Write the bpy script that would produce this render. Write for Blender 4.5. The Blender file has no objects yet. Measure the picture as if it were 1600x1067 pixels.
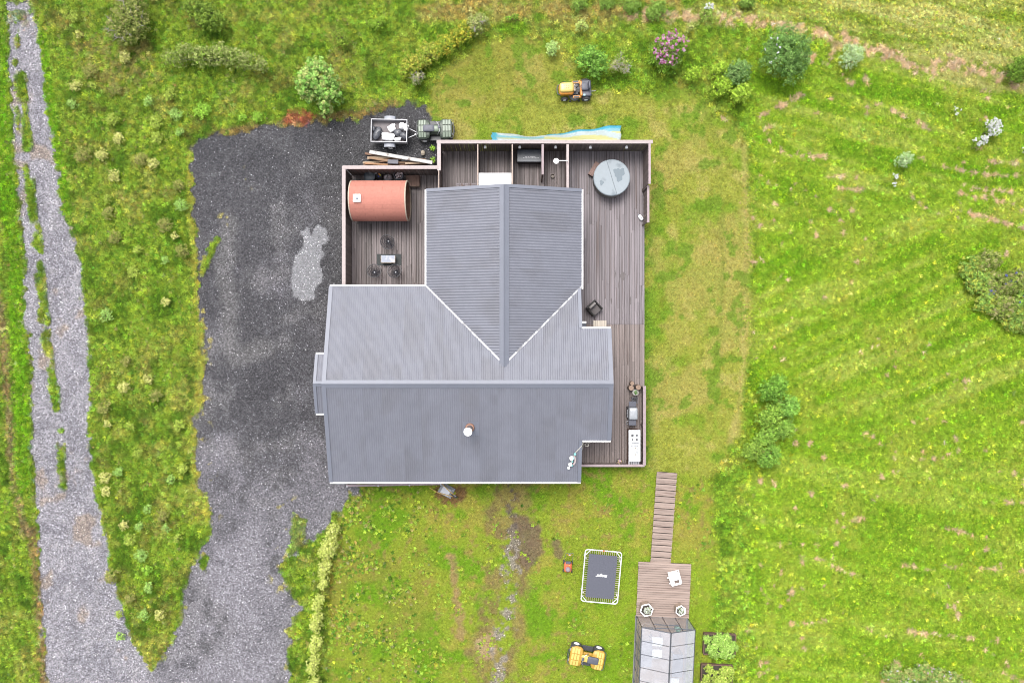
import bpy, bmesh, math, random
import numpy as np
from mathutils import Vector, Matrix

# ------------------------------------------------------------------ camera, sky, sun, exposure
sc = bpy.context.scene
COL = sc.collection
H, K = 40.0, 0.0375                      # flying height (m), metres per photo pixel on the ground
cam = bpy.data.cameras.new('camera'); cam.lens = 24; cam.sensor_width = 36; cam.clip_end = 3000
camo = bpy.data.objects.new('camera', cam); COL.objects.link(camo)
camo.location = (0, 0, H); sc.camera = camo
world = bpy.data.worlds.new('World'); sc.world = world; world.use_nodes = True
nt = world.node_tree; bg = nt.nodes['Background']
sky = nt.nodes.new('ShaderNodeTexSky'); sky.sky_type = 'NISHITA'; sky.sun_disc = False
sky.sun_elevation = math.radians(63); sky.sun_rotation = math.radians(-20)
sky.dust_density = 4; sky.air_density = 1.0; sky.ozone_density = 1.0
hs = nt.nodes.new('ShaderNodeHueSaturation'); hs.inputs['Saturation'].default_value = .25   # cloud cover
nt.links.new(sky.outputs[0], hs.inputs['Color']); nt.links.new(hs.outputs[0], bg.inputs[0])
bg.inputs[1].default_value = .14
sl = bpy.data.lights.new('sun', 'SUN'); sl.energy = 1.0; sl.angle = math.radians(30); sl.color = (1, .96, .9)
sun = bpy.data.objects.new('sun', sl); COL.objects.link(sun)
sun.rotation_euler = (math.radians(-27), 0, math.radians(24))
sc.view_settings.view_transform = 'Standard'; sc.view_settings.look = 'None'
sc.view_settings.gamma = 1; sc.view_settings.use_curve_mapping = False
sc.view_settings.exposure = 1.6
sc.cycles.filter_width = 1.05; sc.cycles.max_bounces = 5; sc.cycles.diffuse_bounces = 3; sc.cycles.glossy_bounces = 3; sc.cycles.transparent_max_bounces = 8
GAIN = 2.4                               # picture value of a white horizontal surface, used to turn seen colours into albedo

R = math.radians
rnd = random.Random(7)
rng = np.random.default_rng(11)

def P(px, py, z=0.0):
    s = K * (1 - z / H)
    return Vector(((px - 800) * s, (533.5 - py) * s, z))
def lin(v):
    v = v / 255.0
    return v / 12.92 if v <= .04045 else ((v + .055) / 1.055) ** 2.4
def C(r, g, b, k=1.0):
    return tuple(min(.85, lin(c) / GAIN * k) for c in (r, g, b))

# ------------------------------------------------------------------ materials
MATS = {}
def mat(name, col, rough=.7, metal=0.0, var=.12, scale=6.0, bump=0.0, objvar=0.0, stretch=None, spec=.5, col2=None, thr=.5, streak=0):
    if name in MATS: return MATS[name]
    m = bpy.data.materials.new(name); m.use_nodes = True; MATS[name] = m
    n = m.node_tree; L = n.links; N = n.nodes; b = N['Principled BSDF']
    b.inputs['Roughness'].default_value = rough; b.inputs['Metallic'].default_value = metal
    b.inputs['Specular IOR Level'].default_value = spec
    tc = N.new('ShaderNodeTexCoord'); mp = N.new('ShaderNodeMapping')
    L.new(tc.outputs['Object'], mp.inputs['Vector'])
    oi = N.new('ShaderNodeObjectInfo')
    if stretch: mp.inputs['Scale'].default_value = stretch
    if objvar:
        vm = N.new('ShaderNodeVectorMath'); vm.operation = 'ADD'
        cb = N.new('ShaderNodeCombineXYZ'); mu = N.new('ShaderNodeMath'); mu.operation = 'MULTIPLY'; mu.inputs[1].default_value = 37.0
        L.new(oi.outputs['Random'], mu.inputs[0]); L.new(mu.outputs[0], cb.inputs[0]); L.new(mu.outputs[0], cb.inputs[1])
        L.new(tc.outputs['Object'], vm.inputs[0]); L.new(cb.outputs[0], vm.inputs[1]); L.new(vm.outputs[0], mp.inputs['Vector'])
    no = N.new('ShaderNodeTexNoise'); no.inputs['Scale'].default_value = scale; no.inputs['Detail'].default_value = 5
    no.inputs['Roughness'].default_value = .65
    L.new(mp.outputs[0], no.inputs['Vector'])
    mr = N.new('ShaderNodeMapRange'); mr.inputs[1].default_value = .3; mr.inputs[2].default_value = .7
    mr.inputs[3].default_value = 1 - var; mr.inputs[4].default_value = 1 + var
    L.new(no.outputs['Fac'], mr.inputs[0]); val = mr.outputs[0]
    if objvar:
        m2 = N.new('ShaderNodeMapRange'); m2.inputs[3].default_value = 1 - objvar; m2.inputs[4].default_value = 1 + objvar
        L.new(oi.outputs['Random'], m2.inputs[0])
        mm = N.new('ShaderNodeMath'); mm.operation = 'MULTIPLY'; L.new(val, mm.inputs[0]); L.new(m2.outputs[0], mm.inputs[1]); val = mm.outputs[0]
    src = None
    if col2:
        n2 = N.new('ShaderNodeTexNoise'); n2.inputs['Scale'].default_value = scale * .35; n2.inputs['Detail'].default_value = 6
        L.new(mp.outputs[0], n2.inputs['Vector'])
        r2 = N.new('ShaderNodeMapRange'); r2.inputs[1].default_value = thr - .06; r2.inputs[2].default_value = thr + .06
        L.new(n2.outputs['Fac'], r2.inputs[0])
        mx = N.new('ShaderNodeMix'); mx.data_type = 'RGBA'; mx.inputs[6].default_value = (*col, 1); mx.inputs[7].default_value = (*col2, 1)
        L.new(r2.outputs[0], mx.inputs[0]); src = mx.outputs[2]
    sc_ = N.new('ShaderNodeVectorMath'); sc_.operation = 'SCALE'
    if src: L.new(src, sc_.inputs[0])
    else: sc_.inputs[0].default_value = col
    L.new(val, sc_.inputs['Scale']); L.new(sc_.outputs[0], b.inputs['Base Color'])
    if bump:
        bp = N.new('ShaderNodeBump'); bp.inputs['Strength'].default_value = bump; bp.inputs['Distance'].default_value = .02
        L.new(no.outputs['Fac'], bp.inputs['Height']); L.new(bp.outputs[0], b.inputs['Normal'])
    return m

def attr_mat(name, kind, rough=.8, transl=0.0, speck=None):
    """colour comes from the 'col' attribute (mesh) or from the instancer"""
    if name in MATS: return MATS[name]
    m = bpy.data.materials.new(name); m.use_nodes = True; MATS[name] = m
    n = m.node_tree; L = n.links; N = n.nodes; b = N['Principled BSDF']; b.inputs['Roughness'].default_value = rough
    b.inputs['Specular IOR Level'].default_value = .25
    a = N.new('ShaderNodeAttribute'); a.attribute_type = kind; a.attribute_name = 'col'
    L.new(a.outputs['Color'], b.inputs['Base Color'])
    if transl:
        t = N.new('ShaderNodeBsdfTranslucent'); mx = N.new('ShaderNodeMixShader'); mx.inputs[0].default_value = transl
        L.new(a.outputs['Color'], t.inputs[0]); L.new(b.outputs[0], mx.inputs[1]); L.new(t.outputs[0], mx.inputs[2])
        L.new(mx.outputs[0], N['Material Output'].inputs['Surface'])
    return m

# ------------------------------------------------------------------ mesh builder
class MB:
    def __init__(s): s.v = []; s.f = []
    def add(s, vs, fs, M=None):
        o = len(s.v)
        s.v += [tuple(M @ Vector(p)) if M else tuple(p) for p in vs]
        s.f += [tuple(i + o for i in f) for f in fs]; return s
    def box(s, c, d, rz=0, M=None, ch=0.0):
        x, y, z = d[0] / 2, d[1] / 2, d[2] / 2
        T = Matrix.Translation(c) @ Matrix.Rotation(rz, 4, 'Z')
        if M: T = M @ T
        if ch <= 0:
            vs = [(sx * x, sy * y, sz * z) for sx in (-1, 1) for sy in (-1, 1) for sz in (-1, 1)]
            return s.add(vs, [(0, 1, 3, 2), (4, 6, 7, 5), (0, 4, 5, 1), (2, 3, 7, 6), (0, 2, 6, 4), (1, 5, 7, 3)], T)
        ch = min(ch, x * .9, y * .9, z * .9)
        vs = []; fs = []
        # chamfered top and bottom rings (rounded rectangle in plan, chamfered edges)
        def ring(zz, ins):
            a, b_ = x - ins, y - ins; c_ = ch
            return [(a, b_ - c_, zz), (a - c_, b_, zz), (-a + c_, b_, zz), (-a, b_ - c_, zz), (-a, -b_ + c_, zz), (-a + c_, -b_, zz), (a - c_, -b_, zz), (a, -b_ + c_, zz)]
        rs = [ring(-z, ch * .9), ring(-z + ch, 0), ring(z - ch, 0), ring(z, ch * .9)]
        for r_ in rs: vs += r_
        for k in range(3):
            for i in range(8):
                j = (i + 1) % 8; fs.append((k * 8 + i, k * 8 + j, (k + 1) * 8 + j, (k + 1) * 8 + i))
        fs.append(tuple(range(7, -1, -1))); fs.append(tuple(range(24, 32)))
        return s.add(vs, fs, T)
    def tube(s, pts, r, n=8, close=False, cap=True):
        pts = [Vector(p) for p in pts]; m = len(pts); vs = []; fs = []
        rr = r if isinstance(r, (list, tuple)) else [r] * m
        for i, p in enumerate(pts):
            if close: d = pts[(i + 1) % m] - pts[i - 1]
            else: d = pts[min(i + 1, m - 1)] - pts[max(i - 1, 0)]
            d.normalize(); up = Vector((0, 0, 1)) if abs(d.z) < .95 else Vector((1, 0, 0))
            a = d.cross(up).normalized(); b_ = a.cross(d)
            for k in range(n):
                t = 2 * math.pi * k / n; vs.append(p + (a * math.cos(t) + b_ * math.sin(t)) * rr[i])
        for i in range(m if close else m - 1):
            j = (i + 1) % m
            for k in range(n):
                l = (k + 1) % n; fs.append((i * n + k, i * n + l, j * n + l, j * n + k))
        if cap and not close: fs.append(tuple(range(n - 1, -1, -1))); fs.append(tuple((m - 1) * n + k for k in range(n)))
        return s.add(vs, fs)
    def lathe(s, prof, n=20, M=None, cap=True):
        vs = []; fs = []; m = len(prof)
        for (r, z) in prof:
            for k in range(n):
                t = 2 * math.pi * k / n; vs.append((r * math.cos(t), r * math.sin(t), z))
        for i in range(m - 1):
            for k in range(n):
                l = (k + 1) % n; fs.append((i * n + k, i * n + l, (i + 1) * n + l, (i + 1) * n + k))
        if cap: fs.append(tuple(range(n - 1, -1, -1))); fs.append(tuple((m - 1) * n + k for k in range(n)))
        return s.add(vs, fs, M)
    def sup(s, c, d, e=.5, e2=None, nu=20, nv=10, M=None, noise=0, seed=0, zmin=None):
        """superellipsoid: rounded box (e small) to ellipsoid (e=1)"""
        e2 = e if e2 is None else e2; q = lambda w, p: math.copysign(abs(w) ** p, w)
        vs = []; fs = []; rr = random.Random(seed)
        for i in range(nv + 1):
            ph = -math.pi / 2 + math.pi * i / nv
            for k in range(nu):
                t = 2 * math.pi * k / nu
                j = 1 + (rr.uniform(-noise, noise) if 0 < i < nv else 0)
                x = d[0] / 2 * q(math.cos(ph), e2) * q(math.cos(t), e) * j; y = d[1] / 2 * q(math.cos(ph), e2) * q(math.sin(t), e) * j
                z = d[2] / 2 * q(math.sin(ph), e2) * j
                if zmin is not None: z = max(z, zmin)
                vs.append((x + c[0], y + c[1], z + c[2]))
        for i in range(nv):
            for k in range(nu):
                l = (k + 1) % nu; fs.append((i * nu + k, i * nu + l, (i + 1) * nu + l, (i + 1) * nu + k))
        return s.add(vs, fs, M)
    def prism(s, poly, z0, z1, M=None):
        n = len(poly); vs = [(p[0], p[1], z0) for p in poly] + [(p[0], p[1], z1) for p in poly]
        fs = [tuple(range(n - 1, -1, -1)), tuple(range(n, 2 * n))] + [(i, (i + 1) % n, n + (i + 1) % n, n + i) for i in range(n)]
        return s.add(vs, fs, M)
    def quad(s, a, b, c, d): return s.add([a, b, c, d], [(0, 1, 2, 3)])
    def mesh(s, name, m, smooth=False):
        me = bpy.data.meshes.new(name); me.from_pydata([tuple(v) for v in s.v], [], s.f)
        bm = bmesh.new(); bm.from_mesh(me); bmesh.ops.remove_doubles(bm, verts=bm.verts, dist=1e-5)
        bmesh.ops.recalc_face_normals(bm, faces=bm.faces); bm.to_mesh(me); bm.free()
        if smooth: me.polygons.foreach_set('use_smooth', [True] * len(me.polygons)); me.set_sharp_from_angle(angle=R(38))
        me.materials.append(m); return me
    def build(s, name, m, parent=None, smooth=False, loc=None):
        o = bpy.data.objects.new(name, s.mesh(name, m, smooth)); COL.objects.link(o)
        if parent: o.parent = parent
        if loc is not None: o.location = loc
        return o

def tag(o, label=None, cat=None, group=None, kind=None):
    if label: o['label'] = label
    if cat: o['category'] = cat
    if group: o['group'] = group
    if kind: o['kind'] = kind
    return o
def thing(name, label, cat, loc=(0, 0, 0), rz=0, group=None):
    o = bpy.data.objects.new(name, None); COL.objects.link(o); o.location = loc; o.rotation_euler = (0, 0, rz)
    o.empty_display_size = .2
    return tag(o, label, cat, group)
def put(name, me, parent, loc=(0, 0, 0), rz=0, sc_=(1, 1, 1), rot=None):
    o = bpy.data.objects.new(name, me); COL.objects.link(o); o.parent = parent
    o.location = loc; o.rotation_euler = rot or (0, 0, rz); o.scale = sc_; return o

# ------------------------------------------------------------------ noise and masks on photo-pixel ground coordinates
LAT = rng.random((256, 256))
def vn(x, y):
    xi = np.floor(x).astype(int); yi = np.floor(y).astype(int); fx = x - xi; fy = y - yi
    fx = fx * fx * (3 - 2 * fx); fy = fy * fy * (3 - 2 * fy)
    a = LAT[xi & 255, yi & 255]; b = LAT[(xi + 1) & 255, yi & 255]; c = LAT[xi & 255, (yi + 1) & 255]; d = LAT[(xi + 1) & 255, (yi + 1) & 255]
    return (a * (1 - fx) + b * fx) * (1 - fy) + (c * (1 - fx) + d * fx) * fy
def fbm(x, y, s, o=4, sd=0, g=.55):
    v = 0; a = 1; t = 0; x = x / s + sd * 17.3; y = y / s + sd * 9.1
    for k in range(o):
        v = v + a * vn(x, y); t += a; a *= g; x = x * 2.03 + 5.1; y = y * 2.03 + 3.7
    return v / t
def ss(v, a, b):
    t = np.clip((v - a) / (b - a), 0, 1); return t * t * (3 - 2 * t)
def pdist(X, Y, poly, closed=True):
    d = np.full(X.shape, 1e9); ins = np.zeros(X.shape, bool); n = len(poly)
    for i in range(n if closed else n - 1):
        ax, ay = poly[i]; bx, by = poly[(i + 1) % n]; ex, ey = bx - ax, by - ay
        t = np.clip(((X - ax) * ex + (Y - ay) * ey) / (ex * ex + ey * ey + 1e-9), 0, 1)
        d = np.minimum(d, np.hypot(X - ax - t * ex, Y - ay - t * ey))
        if closed and ay != by:
            c = ((ay > Y) != (by > Y)) & (X < (bx - ax) * (Y - ay) / (by - ay) + ax); ins ^= c
    return np.where(ins, -d, d) if closed else d
def pm(X, Y, poly, soft=6, wob=8, ws=14, sd=0):
    d = pdist(X, Y, poly) + (fbm(X, Y, ws, 4, sd) - .5) * 2 * wob
    return 1 - ss(d, -soft / 2, soft / 2)
def lm(X, Y, line, w, wob=4, ws=12, sd=0, soft=3):
    d = pdist(X, Y, line, False) + (fbm(X, Y, ws, 4, sd) - .5) * 2 * wob
    return 1 - ss(d, w - soft, w + soft)

ROAD = [(8, -60), (10, 20), (15, 120), (20, 200), (30, 300), (40, 400), (38, 470), (48, 560), (50, 650), (55, 750), (60, 850), (62, 900), (70, 1000), (75, 1200),
        (440, 1200), (262, 1062), (236, 1046), (205, 1000), (190, 950), (175, 900), (165, 830), (150, 780), (140, 700), (140, 560), (130, 470), (125, 400), (110, 350), (94, 330), (92, 260), (85, 235), (78, 200), (72, 150), (60, 60), (55, 20), (50, -60)]
DRIVE = [(300, 228), (330, 210), (450, 195), (560, 185), (600, 172), (640, 163), (665, 165), (676, 200), (695, 225), (700, 300), (560, 300), (560, 770), (545, 768), (538, 790), (520, 805), (512, 830), (490, 840), (468, 860), (442, 880), (445, 905),
         (470, 950), (450, 985), (452, 1030), (458, 1200), (300, 1200), (225, 1066), (250, 1040), (280, 980), (290, 930), (300, 880), (326, 840), (325, 780), (308, 760), (305, 650), (322, 580), (312, 480), (310, 400), (300, 330)]
LAWN = [(600, 215), (660, 165), (690, 110), (740, 70), (800, 52), (880, 62), (900, 130), (1000, 150), (1060, 135), (1110, 165), (1160, 205), (1178, 300), (1174, 450), (1172, 560), (1162, 640), (1150, 700), (1110, 742), (1080, 760), (1000, 770), (800, 770), (800, 400), (690, 215)]
SOUTH = [(545, 700), (1010, 735), (1110, 745), (1120, 900), (1110, 1200), (505, 1200), (515, 950), (530, 800)]
HAY = [(1085, -80), (1100, 40), (1230, 36), (1330, 66), (1420, 108), (1500, 138), (1700, 165), (1700, -80)]
PUD = [(470, 362), (480, 357), (486, 366), (497, 352), (508, 358), (514, 376), (500, 384), (506, 396), (500, 408), (504, 436), (494, 452), (489, 468), (470, 469), (458, 462), (456, 432), (462, 400), (476, 386)]
def c3(r, g, b): return np.array(C(r, g, b))
def mixc(col, m, c): return col * (1 - m[..., None]) + c * m[..., None]

STRAW = [[(1430, 245), (1455, 255), (1480, 262), (1510, 268), (1545, 273), (1620, 275)], [(1540, 252), (1620, 258)], [(1498, 288), (1545, 297), (1620, 304)], [(1500, 302), (1535, 308), (1590, 320)],
         [(1480, 326), (1515, 334), (1560, 345), (1620, 362)], [(1370, 160), (1395, 175), (1440, 195), (1465, 212)], [(1410, 290), (1440, 320), (1470, 335)], [(1228, 242), (1290, 244)], [(1280, 278), (1330, 275), (1350, 282)], [(1310, 295), (1350, 296)],
         [(1180, 185), (1230, 160), (1250, 148)], [(1190, 205), (1210, 195)], [(1118, 172), (1140, 195)], [(1250, 868), (1290, 875), (1325, 896), (1350, 897)], [(1410, 880), (1450, 890), (1480, 885), (1560, 888)], [(1300, 815), (1350, 810)], [(1480, 825), (1540, 838)], [(1550, 785), (1610, 785)],
         [(1440, 715), (1460, 717)], [(1185, 915), (1200, 935)], [(1220, 975), (1290, 970)], [(1420, 985), (1560, 1000)], [(1560, 1045), (1600, 1066)], [(1165, 985), (1180, 975)], [(1180, 1055), (1200, 1045)]]
def field(X, Y):
    """albedo, gravel mask, straw mask, zone dictionary at ground points given in photo pixels"""
    n1 = fbm(X, Y, 90, 5, 1); n2 = fbm(X, Y, 26, 4, 2); n3 = fbm(X, Y, 8, 3, 3); n4 = fbm(X, Y, 45, 4, 4)
    # base: lush meadow
    col = np.ones(X.shape + (3,)) * c3(132, 166, 46)
    col = mixc(col, ss(n2, .5, .72), c3(158, 176, 66)); col = mixc(col, ss(n2, .5, .3) * .8, c3(98, 138, 26))
    west = ss(X, 720, 560)
    col = mixc(col, west * .75, c3(126, 156, 44)); col = mixc(col, west * ss(n4, .55, .75) * .7, c3(166, 162, 82)); col = mixc(col, west * ss(n3, .55, .75) * .6, c3(72, 104, 26))
    col = mixc(col, west * ss(n2, .45, .28) * .8, c3(84, 122, 22))
    col = mixc(col, west * ss(fbm(X, Y, 34, 4, 21), .62, .74) * .5, c3(130, 118, 64))
    # brown, drier patches along the far bank
    top = ss(Y, 75, 10) * ss(X, 600, 680) * ss(X, 1130, 1060)
    col = mixc(col, top * ss(n2, .35, .6) * .8, c3(172, 152, 92))
    # east meadow
    east = ss(X, 1150, 1190) * ss(Y, 20, 110)
    def stk(a, k, s, sd): return fbm((X * math.cos(a) + Y * math.sin(a)) / k, -X * math.sin(a) + Y * math.cos(a), s, 4, sd)
    wa = ss(Y + (X - 1400) * .25, 380, 280); wb = ss(Y, 760, 620) * (1 - wa)
    st = wa * stk(.24, 8, 17, 6) + wb * stk(-.40, 9, 20, 55) + (1 - wa - wb) * stk(.16, 7, 24, 56)
    ec = np.ones_like(col) * c3(156, 190, 48)
    sk_ = 1 - .45 * ss(Y, 560, 720); ec = mixc(ec, ss(st, .5, .66) * sk_, c3(184, 202, 84)); ec = mixc(ec, ss(st, .49, .34) * .9 * sk_, c3(124, 172, 22)); ec = mixc(ec, ss(n2, .55, .75) * .5, c3(176, 186, 70))
    ec = mixc(ec, ss(n3, .52, .3) * .45, c3(104, 150, 20)); ec = mixc(ec, ss(n1, .56, .7) * .4, c3(182, 190, 76))
    col = col * (1 - east[..., None]) + ec * east[..., None]
    # pale hay field beyond the ditch
    hay = pm(X, Y, HAY, 14, 8, 20, 5)
    hst = fbm((X * .97 + Y * .24) / 6, -X * .24 + Y * .97, 10, 4, 8)
    hc = np.ones_like(col) * c3(170, 180, 84); hc = mixc(hc, ss(hst, .48, .72), c3(196, 196, 112)); hc = mixc(hc, ss(hst, .48, .28), c3(136, 160, 48))
    col = col * (1 - hay[..., None]) + hc * hay[..., None]
    bank = lm(X, Y, [(980, 18), (1080, 26), (1150, 30), (1240, 42), (1330, 66), (1400, 90), (1440, 112), (1480, 98), (1520, 108), (1560, 118), (1600, 130)], 8, 14, 16, 9, 6)
    col = mixc(col, bank * ss(n3, .38, .6), c3(216, 190, 146))
    # mown lawns
    lawn = pm(X, Y, LAWN, 20, 13, 26, 7)
    lc = np.ones_like(col) * c3(170, 177, 70); lc = mixc(lc, ss(n2, .52, .7) * .9, c3(192, 186, 98)); lc = mixc(lc, ss(n4, .52, .34) * .9, c3(140, 172, 44))
    lc = mixc(lc, ss(n3, .42, .25) * .6, c3(132, 142, 44)); lc = mixc(lc, ss(n1, .54, .66) * .6, c3(190, 178, 96))
    lc = mixc(lc, ss(X, 1030, 1008) * ss(Y, 330, 360) * ss(n3, .3, .5) * .9, c3(108, 148, 34))
    lc = mixc(lc, ss(Y, 215, 120) * ss(X, 900, 800) * .55, c3(160, 156, 66))
    band = lm(X, Y, [(1163, 230), (1168, 400), (1162, 560), (1160, 620), (1140, 690)], 5, 3, 14, 31, 4); lc = mixc(lc, band * .55, c3(204, 190, 112)); tyre = lm(X, Y, [(668, 150), (760, 118), (830, 100)], 3, 4, 20, 51, 3) + lm(X, Y, [(790, 90), (800, 130), (850, 170), (960, 180)], 4, 5, 20, 52, 4) + lm(X, Y, [(1100, 170), (1125, 230), (1130, 420), (1118, 640)], 4, 4, 25, 53, 4); lc = mixc(lc, np.clip(tyre, 0, 1) * .5, c3(136, 150, 56)); grn = ss(fbm(X, Y, 22, 4, 54), .6, .68); lc = mixc(lc, grn * .75, c3(116, 156, 36))
    col = col * (1 - lawn[..., None]) + lc * lawn[..., None]
    south = pm(X, Y, SOUTH, 20, 8, 20, 10)
    sc2 = np.ones_like(col) * c3(152, 172, 50); sc2 = mixc(sc2, ss(n2, .5, .68), c3(172, 170, 70)); sc2 = mixc(sc2, ss(n4, .5, .34) * .9, c3(118, 164, 24)); sc2 = mixc(sc2, ss(n3, .6, .75) * .7, c3(166, 146, 84))
    sc2 = mixc(sc2, ss(X, 880, 960) * ss(Y, 830, 900) * .55, c3(146, 182, 36))
    sc2 = mixc(sc2, ss(n1, .56, .7) * .6 * ss(X, 700, 640), c3(160, 152, 68))
    col = col * (1 - south[..., None]) + sc2 * south[..., None]
    # the old track through the back garden
    tr = lm(X, Y, [(800, 752), (802, 830), (795, 900), (785, 960), (772, 1020), (768, 1200)], 34, 22, 34, 11, 10)
    col = mixc(col, tr * ss(n2, .36, .55) * .85, c3(160, 146, 84)); col = mixc(col, tr * ss(n3, .46, .62) * .5, c3(132, 112, 80))
    col = mixc(col, pm(X, Y, [(800, 800), (842, 820), (850, 862), (822, 892), (800, 860)], 10, 14, 16, 12) * .85, c3(132, 112, 92))
    col = mixc(col, lm(X, Y, [(866, 850), (876, 866)], 8, 8, 10, 13) * .8, c3(136, 114, 90)); col = mixc(col, lm(X, Y, [(705, 870), (712, 925), (722, 1000)], 5, 9, 10, 14) * .8, c3(178, 150, 104))
    col = mixc(col, pm(X, Y, [(742, 1000), (772, 985), (775, 1025), (745, 1030)], 8, 10, 12, 15) * .7, c3(196, 170, 130))
    tg = lm(X, Y, [(800, 752), (797, 800), (803, 860), (797, 900), (798, 950), (782, 1000), (776, 1060), (770, 1200)], 12, 17, 15, 16, 3)
    track = tg * ss(n3, .44, .6) * .8; tdark = ss(Y, 880, 800)[..., None]
    col = col * (1 - track[..., None]) + (c3(160, 152, 142) * (1 - tdark) + c3(108, 98, 90) * tdark) * track[..., None]
    # bare soil by the road, dirt in the planting beds
    col = mixc(col, lm(X, Y, [(50, 830), (58, 900), (66, 1000), (70, 1080)], 7, 10, 14, 17) * .8, c3(150, 122, 88))
    col = mixc(col, lm(X, Y, [(0, 450), (8, 560), (25, 760), (40, 830)], 6, 8, 14, 18) * .75, c3(150, 124, 96))
    col = mixc(col, lm(X, Y, [(690, 768), (720, 765), (700, 780)], 10, 10, 10, 19) * .8, c3(134, 92, 70))
    edge = lm(X, Y, [(304, 235), (304, 330), (312, 480), (322, 580), (308, 650), (310, 750), (326, 800)], 9, 5, 12, 20, 5); col = mixc(col, edge * .75, c3(178, 178, 78))
    col = mixc(col, lm(X, Y, [(330, 214), (420, 200), (560, 182), (620, 165)], 9, 8, 12, 22, 4) * .8, c3(150, 128, 84))
    # gravel road
    road = pm(X, Y, ROAD, 3, 9, 12, 23); road = road * (1 - ss(Y, 60, -10) * ss(fbm(X, Y, 14, 4, 24), .42, .52))
    strip = lm(X, Y, [(34, 120), (40, 180), (48, 290), (58, 370), (74, 540), (84, 600), (95, 680), (100, 760)], 6.5, 5.5, 14, 25, 2) * ss(fbm(X, Y, 22, 3, 26), .34, .44)
    strip = np.maximum(strip, lm(X, Y, [(30, 30), (24, 110), (28, 200)], 1.5, 9, 12, 27, 2) * .9)
    road = road * (1 - strip)
    rc = np.ones_like(col) * c3(160, 157, 164); rc = mixc(rc, ss(n2, .55, .35) * .7, c3(138, 136, 144)); rc = mixc(rc, ss(n3, .58, .75) * .5, c3(182, 178, 182))
    rut = lm(X, Y, [(66, 560), (90, 700), (108, 830), (112, 900), (118, 1080)], 5, 3, 20, 28); rc = mixc(rc, rut * .35, c3(136, 134, 140))
    rc = mixc(rc, ss(fbm(X, Y, 30, 3, 29), .62, .75) * .6, c3(166, 146, 126))
    lush = np.maximum(lm(X, Y, [(66, 60), (78, 150), (86, 200), (98, 270), (104, 330)], 8, 4, 12, 57, 3), lm(X, Y, [(0, 60), (4, 200), (14, 320), (24, 420), (30, 540), (34, 650), (36, 760)], 12, 6, 14, 58, 3)) * (1 - road); col = mixc(col, lush * .85, c3(110, 160, 18))
    dry = pm(X, Y, [(120, 60), (230, 70), (250, 120), (190, 150), (130, 130)], 30, 30, 24, 59) * ss(n3, .35, .55); col = mixc(col, dry * .6, c3(160, 142, 90))
    # driveway
    drive = pm(X, Y, DRIVE, 5, 12, 13, 30)
    weed = lm(X, Y, [(340, 375), (330, 390), (318, 425)], 4, 5, 8, 32, 2) + pm(X, Y, [(460, 800), (480, 812), (472, 850), (440, 890), (450, 920), (442, 900)], 4, 8, 10, 33) * .8
    weed = np.clip(weed + pm(X, Y, [(318, 862), (326, 868), (322, 890), (312, 885)], 3, 4, 8, 34), 0, 1)
    weed = np.clip(weed + lm(X, Y, [(318, 510), (314, 600), (312, 640)], 3, 6, 10, 35, 2) * .7, 0, 1)
    drive = drive * (1 - weed)
    lt = np.clip(ss(Y, 560, 1000) * .9 + (n1 - .5) * 1.6, 0, 1)
    dc = np.ones_like(col) * c3(90, 89, 93); dc = mixc(dc, lt, c3(146, 143, 150)); dc = mixc(dc, ss(n4, .5, .72) * .55, c3(128, 126, 128)); dc = mixc(dc, ss(n2, .45, .28) * .5, c3(72, 71, 75))
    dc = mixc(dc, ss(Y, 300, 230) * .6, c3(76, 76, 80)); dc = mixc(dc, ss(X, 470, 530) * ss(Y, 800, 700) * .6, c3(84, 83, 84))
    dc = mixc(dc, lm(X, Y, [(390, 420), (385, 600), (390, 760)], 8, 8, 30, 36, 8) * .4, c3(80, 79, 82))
    dc = mixc(dc, lm(X, Y, [(360, 350), (350, 420), (365, 560), (420, 540)], 12, 10, 25, 37, 10) * .5, c3(132, 130, 130))
    pud = pm(X, Y, PUD, 2.5, 4.0, 7, 38); dc = mixc(dc, pud, c3(158, 158, 162))
    moss = ss(fbm(X, Y, 13, 3, 62), .66, .74) * (lm(X, Y, [(455, 800), (440, 880), (470, 960), (450, 1040)], 22, 14, 16, 63, 10) + lm(X, Y, [(345, 360), (375, 290), (395, 270)], 12, 8, 14, 64, 6) + lm(X, Y, [(318, 480), (316, 700), (330, 800)], 14, 8, 14, 65, 6)); dc = mixc(dc, np.clip(moss, 0, 1) * .8, c3(176, 164, 82))
    dc = mixc(dc, pm(X, Y, [(446, 190), (455, 180), (480, 178), (492, 186), (478, 196), (456, 196)], 5, 7, 8, 39) * .85, c3(166, 84, 76))
    g = np.clip(road + drive, 0, 1); isd = ss(X - np.where(Y > 1046, 240 + (Y - 1046) * .5, 240), -15, 15)[..., None]
    gc = rc * (1 - isd) + dc * isd
    col = col * (1 - g[..., None]) + gc * g[..., None]
    red = pm(X, Y, [(440, 190), (450, 172), (480, 170), (495, 182), (480, 198)], 8, 8, 9, 41) * (1 - g); col = mixc(col, red * .8, c3(168, 92, 76))
    # straw left lying in rows
    straw = np.zeros(X.shape)
    e_ = X > 1090; xe = X[e_]; ye = Y[e_]; dd = np.full(xe.shape, 1e9)
    for l in STRAW: dd = np.minimum(dd, pdist(xe, ye, l, False))
    straw[e_] = (1 - ss(dd + (fbm(xe, ye, 8, 4, 42) - .5) * 15, -1.3, 2.0)) * (1 - .35 * ss(ye, 600, 700))
    straw = np.maximum(straw, east * (1 - hay) * ss(fbm(X, Y, 11, 3, 90), .75, .79) * ss(n1, .42, .55))
    straw = np.maximum(straw, bank * ss(n3, .42, .6)); straw = straw * (1 - g)
    col = mixc(col, straw * .8, c3(218, 190, 148))
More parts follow.
